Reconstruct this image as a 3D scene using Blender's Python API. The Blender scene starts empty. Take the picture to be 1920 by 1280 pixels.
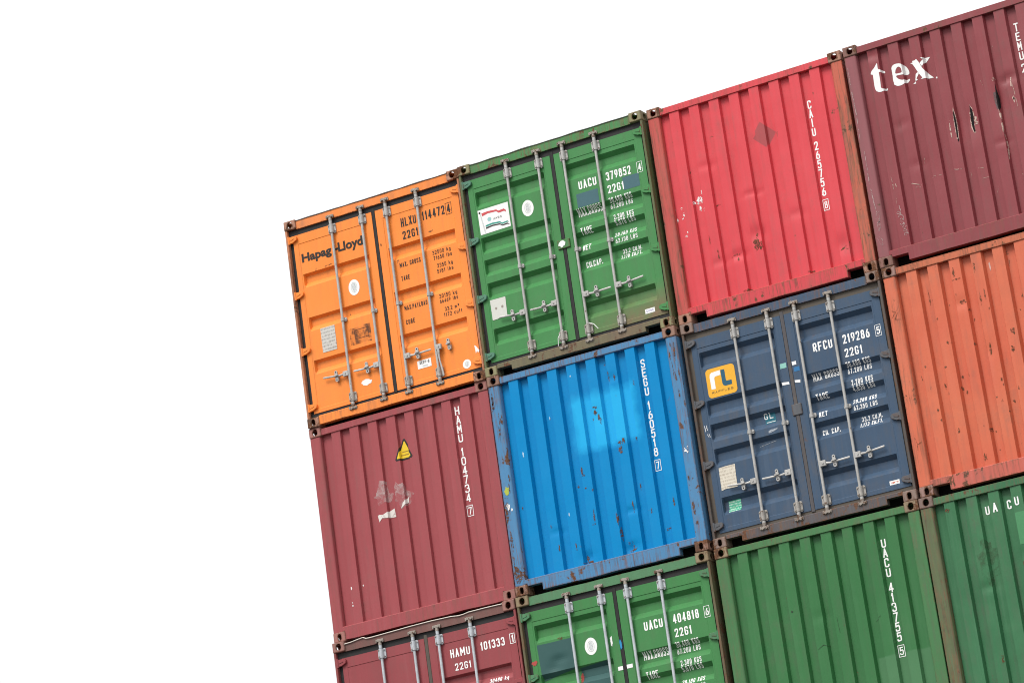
import bpy, bmesh, math, random
from mathutils import Vector, Matrix, noise

scene = bpy.context.scene
C = scene.collection

# ------------------------------------------------------------------ camera
ZTOP = 15.5908                       # height of the top of the stack over the yard
cam_d = bpy.data.cameras.new('camera')
cam_d.sensor_width = 36.0
cam_d.lens = 6263.1 / 1920 * 36
cam_d.clip_start = 0.5
cam_d.clip_end = 3000
cam = bpy.data.objects.new('camera', cam_d)
C.objects.link(cam)
R_ = Vector((0.86926352, 0.47619577, -0.13273474))
U_ = Vector((0.24843634, -0.18867445, 0.95009544))
F_ = Vector((-0.42738778, 0.85885944, 0.28231215))
CAM = Vector((19.2773, -33.0551, -13.1071))          # relative to the top of the stack
M = Matrix((R_, U_, -F_)).transposed().to_4x4()
M.translation = CAM + Vector((0, 0, ZTOP))
cam.matrix_world = M
scene.camera = cam
scene.render.resolution_x, scene.render.resolution_y = 1024, 682

# ------------------------------------------------------------------ sky, sun, exposure
SUN_FROM = Vector((-0.24, -0.78, 1.05)).normalized()   # towards the sun: high, in front of the stack and a little to its left
world = bpy.data.worlds.new('World')
scene.world = world
world.use_nodes = True
wn, wl = world.node_tree.nodes, world.node_tree.links
wn.clear()
wo = wn.new('ShaderNodeOutputWorld')
bg = wn.new('ShaderNodeBackground')
sky = wn.new('ShaderNodeTexSky')
sky.sky_type = 'NISHITA'
sky.sun_disc = False
sky.sun_elevation = math.asin(SUN_FROM.z)
sky.sun_rotation = math.atan2(SUN_FROM.x, SUN_FROM.y)
sky.air_density = 1.0
sky.dust_density = 6.0
sky.ozone_density = 1.0
hsv = wn.new('ShaderNodeHueSaturation')
hsv.inputs['Saturation'].default_value = 0.10
cl = wn.new('ShaderNodeMix'); cl.data_type = 'RGBA'
cl.inputs['Factor'].default_value = 0.90                # closed cloud cover
# overcast luminance, brightest overhead and falling evenly to the horizon
gc = wn.new('ShaderNodeTexCoord')
sep = wn.new('ShaderNodeSeparateXYZ')
wl.new(gc.outputs['Generated'], sep.inputs[0])
ovr = wn.new('ShaderNodeMapRange')
wl.new(sep.outputs['Z'], ovr.inputs['Value'])
ovr.inputs['From Min'].default_value = 0.0; ovr.inputs['From Max'].default_value = 1.0
ovr.inputs['To Min'].default_value = 0.42; ovr.inputs['To Max'].default_value = 1.0
vm = wn.new('ShaderNodeVectorMath'); vm.operation = 'SCALE'
vm.inputs[0].default_value = (11.6, 11.7, 11.9)
wl.new(ovr.outputs[0], vm.inputs['Scale'])
wl.new(vm.outputs[0], cl.inputs['B'])
wl.new(sky.outputs['Color'], hsv.inputs['Color'])
wl.new(hsv.outputs['Color'], cl.inputs['A'])
wl.new(cl.outputs['Result'], bg.inputs['Color'])
bg.inputs['Strength'].default_value = 0.13
wl.new(bg.outputs['Background'], wo.inputs['Surface'])
sun_d = bpy.data.lights.new('sun', 'SUN')
sun_d.energy = 2.0
sun_d.angle = math.radians(25)
sun_d.color = (1.0, 0.965, 0.92)
sun = bpy.data.objects.new('sun', sun_d)
C.objects.link(sun)
sun.rotation_euler = (-SUN_FROM).to_track_quat('-Z', 'Y').to_euler()
sun.location = (0, -30, 40)
vs = scene.view_settings
vs.view_transform = 'Standard'
vs.look = 'None'
vs.exposure = 0.40
vs.gamma = 1.0
vs.use_curve_mapping = False
scene.cycles.filter_width = 1.05

# ------------------------------------------------------------------ node helpers
class NT:
    def __init__(s, mat):
        mat.use_nodes = True
        s.n, s.l = mat.node_tree.nodes, mat.node_tree.links
        s.n.clear()
        s.out = s.n.new('ShaderNodeOutputMaterial')
        s.b = s.n.new('ShaderNodeBsdfPrincipled')
        s.l.new(s.b.outputs[0], s.out.inputs['Surface'])
    def put(s, sock, v):
        if hasattr(v, 'is_linked'): s.l.new(v, sock)
        else: sock.default_value = v
    def math(s, op, a, b=0.0, clamp=False):
        n = s.n.new('ShaderNodeMath'); n.operation = op; n.use_clamp = clamp
        s.put(n.inputs[0], a); s.put(n.inputs[1], b)
        return n.outputs[0]
    def mix(s, f, a, b):
        n = s.n.new('ShaderNodeMix'); n.data_type = 'RGBA'
        s.put(n.inputs['Factor'], f)
        for k, v in (('A', a), ('B', b)):
            if isinstance(v, tuple) and len(v) == 3: v = v + (1,)
            s.put(n.inputs[k], v)
        return n.outputs['Result']
    def coord(s, scale=(1, 1, 1), off=(0, 0, 0), rnd=False):
        tc = s.n.new('ShaderNodeTexCoord')
        mp = s.n.new('ShaderNodeMapping')
        s.l.new(tc.outputs['Object'], mp.inputs['Vector'])
        mp.inputs['Scale'].default_value = scale
        mp.inputs['Location'].default_value = off
        if rnd:
            oi = s.n.new('ShaderNodeObjectInfo')
            va = s.n.new('ShaderNodeVectorMath'); va.operation = 'ADD'
            sc = s.math('MULTIPLY', oi.outputs['Random'], 37.0)
            s.l.new(mp.outputs[0], va.inputs[0]); s.l.new(sc, va.inputs[1])
            return va.outputs[0]
        return mp.outputs[0]
    def noise(s, vec, scale, detail=4, rough=0.6, dist=0.0):
        n = s.n.new('ShaderNodeTexNoise')
        s.l.new(vec, n.inputs['Vector'])
        n.inputs['Scale'].default_value = scale
        n.inputs['Detail'].default_value = detail
        n.inputs['Roughness'].default_value = rough
        n.inputs['Distortion'].default_value = dist
        return n.outputs['Fac']
    def ramp(s, v, a, b, lo=0.0, hi=1.0):
        n = s.n.new('ShaderNodeMapRange')
        s.put(n.inputs['Value'], v)
        n.inputs['From Min'].default_value = a; n.inputs['From Max'].default_value = b
        n.inputs['To Min'].default_value = lo; n.inputs['To Max'].default_value = hi
        n.clamp = True
        return n.outputs[0]
    def axis(s, vec, k):
        n = s.n.new('ShaderNodeSeparateXYZ'); s.l.new(vec, n.inputs[0])
        return n.outputs[k]
    def bump(s, h, strength, dist):
        n = s.n.new('ShaderNodeBump')
        n.inputs['Strength'].default_value = strength
        n.inputs['Distance'].default_value = dist
        s.l.new(h, n.inputs['Height'])
        s.l.new(n.outputs[0], s.b.inputs['Normal'])

def mul(c, k): return tuple(min(1.0, v * k) for v in c)

def paint(name, col, seed=0.0, rust=0.2, dirt=0.3, fade=None, edge=0.0, gloss=0.42, extra=None, rnd=False, streak=1.0, spec=0.28, grain=0.0):
    """weathered container paint: fading, grime streaks, rust, chips and worn edges in container metres"""
    m = bpy.data.materials.new(name)
    t = NT(m)
    off = (seed * 7.3, seed * 3.1, seed * 5.7)
    co = t.coord(off=off, rnd=rnd)
    cs = t.coord(scale=(16, 16, 0.9), off=off, rnd=rnd)
    big = t.noise(co, 1.3, 3, 0.55)
    med = t.noise(co, 7.0, 6, 0.65)
    fine = t.noise(co, 55.0, 4, 0.7)
    st = t.noise(cs, 1.0, 5, 0.6, 0.2)
    fade = fade or mul(tuple(v * 0.93 + 0.012 for v in col), 1.12)
    c = t.mix(t.ramp(big, 0.32, 0.72, 0, 0.45), col, fade)
    c = t.mix(t.ramp(fine, 0.35, 0.75, 0, 0.16), c, mul(col, 0.62))
    # grime: vertical streaks broken by larger patches
    g = t.math('MULTIPLY', t.ramp(st, 0.47, 0.66), t.ramp(med, 0.35, 0.65, 0.25, 1))
    c = t.mix(t.math('MULTIPLY', g, dirt * 0.75 * streak), c, mul((0.10, 0.085, 0.07), 1.0))
    lg = t.math('MULTIPLY', t.ramp(st, 0.46, 0.28), 0.07 * dirt)
    c = t.mix(lg, c, (0.55, 0.53, 0.50))
    pt = t.math('MULTIPLY', t.ramp(big, 0.52, 0.72), t.ramp(med, 0.45, 0.62))
    c = t.mix(t.math('MULTIPLY', pt, dirt * 0.5), c, (0.13, 0.10, 0.08))
    if grain > 0:     # long rusty runs and scuffs down a post, across a beam
        cg = t.coord(scale=(46, 46, 2.2), off=off, rnd=rnd)
        gn = t.noise(cg, 1.0, 6, 0.68, 0.4)
        gk = t.math('MULTIPLY', t.ramp(gn, 0.47, 0.60), t.ramp(t.noise(co, 2.4, 4, 0.6), 0.36, 0.56))
        c = t.mix(t.math('MULTIPLY', gk, grain), c, t.mix(t.ramp(med, 0.4, 0.6), (0.085, 0.050, 0.034), (0.20, 0.085, 0.04)))
    if extra: c = extra(t, c, co)
    # rust: islands with ragged borders, plus worn edges
    rn = t.math('ADD', t.math('MULTIPLY', t.noise(co, 4.2, 8, 0.72, 0.3), 0.72), t.math('MULTIPLY', st, 0.28))
    th = 0.655 - 0.20 * rust
    rm = t.ramp(rn, th, th + 0.030)
    if edge > 0:
        bv = t.n.new('ShaderNodeBevel'); bv.samples = 4
        bv.inputs['Radius'].default_value = 0.026
        ge = t.n.new('ShaderNodeNewGeometry')
        dp = t.n.new('ShaderNodeVectorMath'); dp.operation = 'DOT_PRODUCT'
        t.l.new(bv.outputs[0], dp.inputs[0]); t.l.new(ge.outputs['Normal'], dp.inputs[1])
        em = t.math('MULTIPLY', t.ramp(dp.outputs['Value'], 0.985, 0.86), t.ramp(t.noise(co, 14, 6, 0.75), 0.60 - 0.20 * edge, 0.66 - 0.2 * edge))
        rm = t.math('MAXIMUM', rm, em)
    rc = t.mix(t.ramp(fine, 0.35, 0.7), (0.060, 0.026, 0.014), (0.21, 0.085, 0.035))
    rc = t.mix(t.ramp(med, 0.4, 0.7, 0, 0.7), rc, (0.10, 0.07, 0.055))
    c = t.mix(rm, c, rc)
    t.l.new(c, t.b.inputs['Base Color'])
    r = t.math('ADD', t.ramp(med, 0.3, 0.7, gloss - 0.06, gloss + 0.12), t.math('MULTIPLY', rm, 0.35))
    t.l.new(r, t.b.inputs['Roughness'])
    t.b.inputs['Specular IOR Level'].default_value = spec
    h = t.math('ADD', t.math('MULTIPLY', med, 0.5), t.math('ADD', t.math('MULTIPLY', fine, 0.12), t.math('MULTIPLY', rm, -0.25)))
    t.bump(h, 0.35, 0.006)
    return m

def flat(name, col, rough=0.5, wear=0.0, under=None, alpha=None, scale=30.0, metallic=0.0, seed=0.0):
    """stickers, lettering, rubber; wear lets some of the paint below show, alpha thins the film"""
    m = bpy.data.materials.new(name)
    t = NT(m)
    co = t.coord(off=(seed, seed * 2, seed * 3), rnd=True)
    n1 = t.noise(co, scale, 5, 0.7)
    c = t.mix(t.ramp(n1, 0.35, 0.7, 0, 0.14), col, mul(col, 0.55))
    t.l.new(c, t.b.inputs['Base Color'])
    t.b.inputs['Roughness'].default_value = rough
    t.b.inputs['Metallic'].default_value = metallic
    t.b.inputs['Specular IOR Level'].default_value = 0.25
    a = None
    if wear > 0:
        n2 = t.noise(co, 22.0, 6, 0.75)
        a = t.ramp(n2, 0.30 + 0.22 * wear, 0.34 + 0.22 * wear)
    if alpha is not None:
        n3 = t.noise(co, 20.0 if name.startswith('flaked') else 9.0, 6, 0.7, 0.6)
        a = t.ramp(n3, alpha[0], alpha[1], alpha[2] if len(alpha) > 2 else 0.0, alpha[3] if len(alpha) > 3 else 1.0)
    if a is not None:
        t.l.new(a, t.b.inputs['Alpha'])
    return m

def printed(name, paper, ink, rows=40.0, seed=0.0):
    """a plate or label with small unreadable print in lines"""
    m = bpy.data.materials.new(name)
    t = NT(m)
    co = t.coord(off=(seed, 0, seed))
    z = t.axis(co, 2)
    ln = t.math('FRACT', t.math('MULTIPLY', z, rows))
    wd = t.noise(t.coord(scale=(75, 1, rows * 0.9), off=(seed, 0, seed)), 1.0, 3, 0.7)
    k = t.math('MULTIPLY', t.ramp(ln, 0.42, 0.5), t.ramp(wd, 0.42, 0.55))
    gr = t.noise(co, 18, 5, 0.7)
    c = t.mix(t.math('MULTIPLY', k, 0.55), paper, ink)
    c = t.mix(t.ramp(gr, 0.5, 0.75, 0, 0.45), c, (0.30, 0.24, 0.18))
    t.l.new(c, t.b.inputs['Base Color'])
    t.b.inputs['Roughness'].default_value = 0.45
    return m

def galv(name, col, rust, seed):
    m = bpy.data.materials.new(name)
    t = NT(m)
    co = t.coord(off=(seed, seed, seed), rnd=True)
    n1 = t.noise(co, 9, 5, 0.65); n2 = t.noise(co, 60, 3, 0.6)
    c = t.mix(t.ramp(n1, 0.35, 0.7), col, mul(col, 0.72))
    c = t.mix(t.ramp(n2, 0.55, 0.75, 0, 0.4), c, mul(col, 0.5))
    rm = t.ramp(t.noise(co, 16, 7, 0.75), 0.66 - 0.22 * rust, 0.71 - 0.22 * rust)
    c = t.mix(rm, c, (0.11, 0.06, 0.035))
    t.l.new(c, t.b.inputs['Base Color'])
    t.b.inputs['Metallic'].default_value = 0.25
    t.l.new(t.ramp(n1, 0.3, 0.7, 0.38, 0.6), t.b.inputs['Roughness'])
    t.bump(n2, 0.2, 0.003)
    return m

# ------------------------------------------------------------------ mesh helpers
def box(bm, x0, x1, y0, y1, z0, z1, bev=0.0, seg=1):
    r = bmesh.ops.create_cube(bm, size=1.0)
    vs_ = r['verts']
    for v in vs_:
        v.co = Vector(((x0 + x1) / 2 + v.co.x * (x1 - x0), (y0 + y1) / 2 + v.co.y * (y1 - y0), (z0 + z1) / 2 + v.co.z * (z1 - z0)))
    if bev > 0:
        es = list({e for v in vs_ for e in v.link_edges})
        bmesh.ops.bevel(bm, geom=es, offset=bev, segments=seg, affect='EDGES', profile=0.5)

def cyl(bm, p0, p1, r0, seg=12, r1=None):
    p0, p1 = Vector(p0), Vector(p1)
    d = p1 - p0
    mt = Matrix.Translation((p0 + p1) / 2) @ d.to_track_quat('Z', 'Y').to_matrix().to_4x4()
    bmesh.ops.create_cone(bm, cap_ends=True, segments=seg, radius1=r0, radius2=r0 if r1 is None else r1, depth=d.length, matrix=mt)

def prism(bm, pts, axis, a, b, bev=0.0):
    """extrude a 2-D outline: axis 'y' takes (x, z) points, 'z' takes (x, y), 'x' takes (y, z)"""
    def P(p, t):
        return {'y': (p[0], t, p[1]), 'z': (p[0], p[1], t), 'x': (t, p[0], p[1])}[axis]
    A = [bm.verts.new(P(p, a)) for p in pts]
    B = [bm.verts.new(P(p, b)) for p in pts]
    n = len(pts)
    fs = [bm.faces.new(A), bm.faces.new(list(reversed(B)))]
    for i in range(n):
        fs.append(bm.faces.new((A[i], B[i], B[(i + 1) % n], A[(i + 1) % n])))
    bmesh.ops.recalc_face_normals(bm, faces=fs)
    if bev > 0:
        bmesh.ops.bevel(bm, geom=list({e for v in A + B for e in v.link_edges}), offset=bev, segments=1, affect='EDGES', profile=0.5)

def to_mesh(bm, name, smooth=None):
    bmesh.ops.recalc_face_normals(bm, faces=bm.faces[:])
    me = bpy.data.meshes.new(name)
    bm.to_mesh(me); bm.free()
    if smooth is not None:
        for p in me.polygons: p.use_smooth = True
        me.set_sharp_from_angle(angle=math.radians(smooth))
    return me

def add(name, me, mat, parent=None, loc=(0, 0, 0), kind=None):
    o = bpy.data.objects.new(name, me)
    C.objects.link(o)
    if not me.materials: me.materials.append(None)
    o.material_slots[0].link = 'OBJECT'
    o.material_slots[0].material = mat
    o.parent = parent
    o.location = loc
    if kind: o['kind'] = kind
    return o

def temp(me):
    o = bpy.data.objects.new('temp', me); C.objects.link(o); return o

def evaluated(o):
    dg = bpy.context.evaluated_depsgraph_get()
    dg.update()
    return bpy.data.meshes.new_from_object(o.evaluated_get(dg))

# ------------------------------------------------------------------ dimensions
W, H, L = 2.438, 2.591, 6.058
HT, HB = H + 0.0039, -0.0039           # castings touch their neighbours above and below
CW, CD, CH = 0.162, 0.178, 0.118

def stadium(w, h, n=10):
    r = min(w, h) / 2
    pts = []
    for i in range(2 * n):
        a = 2 * math.pi * (i + 0.5) / (2 * n)
        x, y = r * math.cos(a), r * math.sin(a)
        x += math.copysign(max(0, w / 2 - r), x); y += math.copysign(max(0, h / 2 - r), y)
        pts.append((x, y))
    return pts

def casting_mesh(top):
    bm = bmesh.new()
    box(bm, 0, CW, 0, CD, 0, CH, 0.010, 2)
    o = temp(to_mesh(bm, 'casting'))
    cut = []
    bm = bmesh.new(); box(bm, 0.016, CW - 0.016, 0.020, CD - 0.02, 0.016, CH - 0.016); cut.append(bm)
    bm = bmesh.new()
    prism(bm, [(x + 0.084, z + CH / 2) for x, z in stadium(0.068 if top else 0.051, 0.080)], 'y', -0.02, 0.05); cut.append(bm)
    bm = bmesh.new()
    prism(bm, [(y + 0.095, z + CH / 2) for y, z in stadium(0.079, 0.058)], 'x', -0.02, 0.05); cut.append(bm)
    bm = bmesh.new()
    prism(bm, [(x + 0.084, y + 0.089) for x, y in stadium(0.066, 0.122)], 'z', CH - 0.05 if top else -0.02, CH + 0.02 if top else 0.05); cut.append(bm)
    cs = []
    for b in cut:
        c = temp(to_mesh(b, 'cutter')); cs.append(c)
        md = o.modifiers.new('b', 'BOOLEAN'); md.operation = 'DIFFERENCE'; md.solver = 'EXACT'; md.object = c
    me = evaluated(o)
    me.name = 'corner_casting'
    for x in cs + [o]: bpy.data.objects.remove(x)
    return me

def mirrored(me, fx, fy):
    m2 = me.copy()
    for v in m2.vertices:
        if fx: v.co.x = -v.co.x
        if fy: v.co.y = -v.co.y
    if fx != fy: m2.flip_normals()
    return m2

ct, cb = casting_mesh(True), casting_mesh(False)
CAST = {(t, fx, fy): mirrored(ct if t else cb, fx, fy) for t in (0, 1) for fx in (0, 1) for fy in (0, 1)}

# ------------------------------------------------------------------ shared shell meshes
def corrugated_side():
    """long side wall, vertical corrugations; built at x = 0, outside towards -x"""
    pts, y = [], 0.20
    pts.append((0.008, 0.10))
    while y < L - 0.25:
        pts += [(0.010, y), (0.010, y + 0.072), (0.044, y + 0.140), (0.044, y + 0.210)]
        y += 0.278
    pts.append((0.010, L - 0.10))
    V, Fc = [], []
    for x, yy in pts:
        V += [(x, yy, 0.14), (x, yy, 2.50)]
    for i in range(len(pts) - 1):
        Fc.append((2 * i, 2 * i + 2, 2 * i + 3, 2 * i + 1))
    me = bpy.data.meshes.new('side_wall'); me.from_pydata(V, [], Fc); me.update()
    return me
SIDE_L = corrugated_side()
SIDE_R = mirrored(SIDE_L, 1, 0)
bm = bmesh.new()
box(bm, 0.005, 0.065, CD, L - CD, 0.02, 0.16, 0.004)
box(bm, 0.005, 0.065, CD, L - CD, H - 0.085, H - 0.02, 0.004)
RAIL_L = to_mesh(bm, 'side_rail'); RAIL_R = mirrored(RAIL_L, 1, 0)
def roof_mesh(seed):
    V, Fc = [], []
    ny, nx = 60, 8
    for j in range(ny + 1):
        y = 0.03 + (L - 0.06) * j / ny
        for i in range(nx + 1):
            x = 0.06 + (W - 0.12) * i / nx
            z = H - 0.030 + (0.012 if j % 2 else 0.0) * (0 < i < nx) + 0.006 * noise.noise((x * 3 + seed, y * 2, seed))
            V.append((x, y, z))
    for j in range(ny):
        for i in range(nx):
            a = j * (nx + 1) + i
            Fc.append((a, a + 1, a + nx + 2, a + nx + 1))
    me = bpy.data.meshes.new('roof'); me.from_pydata(V, [], Fc); me.update()
    return me
ROOF = roof_mesh(3.0)
bm = bmesh.new()
box(bm, 0.06, W - 0.06, 0.06, L - 0.06, 0.125, 0.155)
for i in range(18):
    y = 0.25 + i * 0.325
    box(bm, 0.06, W - 0.06, y, y + 0.045, 0.03, 0.124)
FLOOR = to_mesh(bm, 'floor')
bm = bmesh.new()
for x0 in (0.006, W - 0.148):
    box(bm, x0, x0 + 0.142, L - 0.10, L - 0.010, CH - 0.004, H - CH + 0.004, 0.004)
box(bm, CW, W - CW, L - 0.08, L - 0.02, H - 0.105, H - 0.028, 0.003)
box(bm, CW, W - CW, L - 0.09, L - 0.016, 0.025, 0.165, 0.003)
REAR_FRAME = to_mesh(bm, 'rear_frame')

# ------------------------------------------------------------------ surfaces (depth of the sheet as a function of place)
class Blank:
    """end wall with vertical corrugations"""
    Y0, DEP, RIB, RUN, PIT = 0.026, 0.044, 0.120, 0.013, 0.2515
    def __init__(s, x0=0.270, n=8, amp=0.003, seed=0.0, dents=(), dep=0.052, run=0.012):
        s.DEP, s.RUN = dep, run
        s.amp, s.seed, s.dents = amp, seed, dents
        s.knots = [(0.120, s.Y0 + s.DEP)]
        for i in range(n):
            a = x0 + i * s.PIT
            s.knots += [(a - s.RUN, s.Y0 + s.DEP), (a, s.Y0), (a + s.RIB, s.Y0), (a + s.RIB + s.RUN, s.Y0 + s.DEP)]
        s.knots.append((2.318, s.Y0 + s.DEP))
        s.bx = [k[0] for k in s.knots]; s.bz = []
    def dent(s, x, z):
        y = s.amp * noise.noise((x * 2.6 + s.seed, z * 1.6, s.seed)) + 0.4 * s.amp * noise.noise((x * 9 + s.seed, z * 6, 2.0))
        for cx, cz, rx, rz, d in s.dents:
            e = ((x - cx) / rx) ** 2 + ((z - cz) / rz) ** 2
            if e < 6: y += d * math.exp(-e)
        return y
    def Y(s, x, z):
        k = s.knots
        if x <= k[0][0]: return k[0][1]
        for (xa, ya), (xb, yb) in zip(k, k[1:]):
            if x <= xb: return ya + (yb - ya) * (x - xa) / (xb - xa) + s.dent(x, z)
        return k[-1][1]
    def mesh(s):
        xs, corner = [], set()
        for i, (a, b) in enumerate(zip(s.bx, s.bx[1:])):
            corner.add(len(xs)); xs.append(a)
            n = 3 if b - a > 0.05 else 1
            for j in range(1, n): xs.append(a + (b - a) * j / n)
        xs.append(s.bx[-1])
        nz = 84
        zs = [0.10 + (2.52 - 0.10) * j / nz for j in range(nz + 1)]
        V = [(x, s.Y(x, z), z) for x in xs for z in zs]
        Fc = []
        for i in range(len(xs) - 1):
            for j in range(nz):
                a = i * (nz + 1) + j
                Fc.append((a, a + nz + 1, a + nz + 2, a + 1))
        me = bpy.data.meshes.new('end_panel'); me.from_pydata(V, [], Fc); me.update()
        for p in me.polygons: p.use_smooth = True
        for e in me.edges:
            a, b = e.vertices
            if a // (nz + 1) == b // (nz + 1) and a // (nz + 1) in corner: e.use_edge_sharp = True
        return me

class Door:
    """the two door leaves; corr: (top, run, flat, run) of each horizontal corrugation"""
    YF = 0.046
    def __init__(s, corr, dep=0.052, amp=0.0022, seed=0.0, dents=()):
        s.corr, s.dep, s.amp, s.seed, s.dents = corr, dep, amp, seed, dents
        s.rec = ((0.165, 1.088), (1.362, 2.272))
        s.pan = ((0.146, 1.106), (1.338, 2.292))
        s.pz = (0.215, 2.290)
        s.bz = sorted({z for t, a, f, b in corr for z in (t, t - a, t - a - f, t - a - f - b)} | set(s.pz))
        s.bx = sorted({v for p in s.rec for v in (p[0], p[0] + 0.012, p[1] - 0.012, p[1])} | {v for p in s.pan for v in p})
    def Y(s, x, z):
        y = s.YF
        for a, b in s.pan:
            if a < x < b and s.pz[0] < z < s.pz[1]:
                e = min(x - a, b - x, z - s.pz[0], s.pz[1] - z)
                y += 0.005 * min(1, e / 0.006)
                y += s.amp * noise.noise((x * 2.4 + s.seed, z * 2.4, s.seed)) * min(1, e / 0.08)
                for cx, cz, rx, rz, d in s.dents:
                    q = ((x - cx) / rx) ** 2 + ((z - cz) / rz) ** 2
                    if q < 6: y += d * math.exp(-q)
        for a, b in s.rec:
            if a < x < b:
                mx = min(1, (x - a) / 0.012, (b - x) / 0.012)
                for t, r0, f, r1 in s.corr:
                    if t > z > t - r0 - f - r1:
                        d = min(1, (t - z) / r0, (z - (t - r0 - f - r1)) / r1)
                        y += s.dep * d * mx
        return y
    def leaf(s, x0, x1, z0=0.168, z1=2.404):
        def grid(a, b, br, step):
            v = [a] + [k for k in br if a + 1e-4 < k < b - 1e-4] + [b]
            out = []
            for p, q in zip(v, v[1:]):
                n = max(1, int(math.ceil((q - p) / step)))
                out += [p + (q - p) * i / n for i in range(n)]
            return out + [b]
        ex = sorted(s.bx + [p[0] + 0.006 for p in s.pan] + [p[1] - 0.006 for p in s.pan])
        ez = sorted(s.bz + [s.pz[0] + 0.006, s.pz[1] - 0.006])
        xs, zs = grid(x0, x1, ex, 0.045), grid(z0, z1, ez, 0.035)
        nz = len(zs)
        V = [(x, s.Y(x, z), z) for x in xs for z in zs]
        Fc = [(i * nz + j, (i + 1) * nz + j, (i + 1) * nz + j + 1, i * nz + j + 1) for i in range(len(xs) - 1) for j in range(nz - 1)]
        ring = [i * nz for i in range(len(xs))] + [(len(xs) - 1) * nz + j for j in range(1, nz)] + [i * nz + nz - 1 for i in range(len(xs) - 2, -1, -1)] + [j for j in range(nz - 2, 0, -1)]
        b0 = len(V)
        V += [(V[k][0], 0.125, V[k][2]) for k in ring]
        n = len(ring)
        Fc += [(ring[i], b0 + i, b0 + (i + 1) % n, ring[(i + 1) % n]) for i in range(n)]
        me = bpy.data.meshes.new('door'); me.from_pydata(V, [], Fc); me.update()
        for p in me.polygons: p.use_smooth = True
        me.set_sharp_from_angle(angle=math.radians(14))
        return me

# ------------------------------------------------------------------ flat print laid on a surface
def curve_mesh(loops):
    cu = bpy.data.curves.new('outline', 'CURVE'); cu.dimensions = '2D'; cu.fill_mode = 'BOTH'
    for lp in loops:
        sp = cu.splines.new('POLY'); sp.points.add(len(lp) - 1)
        for p, q in zip(sp.points, lp): p.co = (q[0], q[1], 0, 1)
        sp.use_cyclic_u = True
    o = bpy.data.objects.new('temp', cu); C.objects.link(o)
    me = evaluated(o)
    bpy.data.objects.remove(o)
    return me

def text_raw(s, bold=0.0, spacing=1.0, shear=0.0):
    cu = bpy.data.curves.new('text', 'FONT'); cu.body = s; cu.size = 1.0
    cu.offset = bold; cu.resolution_u = 3; cu.fill_mode = 'FRONT' if hasattr(cu, 'fill_mode') else cu.fill_mode
    cu.space_character = spacing; cu.shear = shear
    o = bpy.data.objects.new('temp', cu); C.objects.link(o)
    me = evaluated(o)
    bpy.data.objects.remove(o)
    return me

def rounded(pts, r, closed=False):
    out, n = [], len(pts)
    for i, p in enumerate(pts):
        if not closed and i in (0, n - 1): out.append(p); continue
        a, c = pts[i - 1], pts[(i + 1) % n]
        la, lc = math.hypot(a[0] - p[0], a[1] - p[1]), math.hypot(c[0] - p[0], c[1] - p[1])
        k = min(r, la * 0.5, lc * 0.5)
        A = (p[0] + (a[0] - p[0]) * k / la, p[1] + (a[1] - p[1]) * k / la)
        B = (p[0] + (c[0] - p[0]) * k / lc, p[1] + (c[1] - p[1]) * k / lc)
        for j in range(5):
            u = j / 4
            out.append(((1 - u) ** 2 * A[0] + 2 * u * (1 - u) * p[0] + u * u * B[0], (1 - u) ** 2 * A[1] + 2 * u * (1 - u) * p[1] + u * u * B[1]))
    return out

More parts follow.
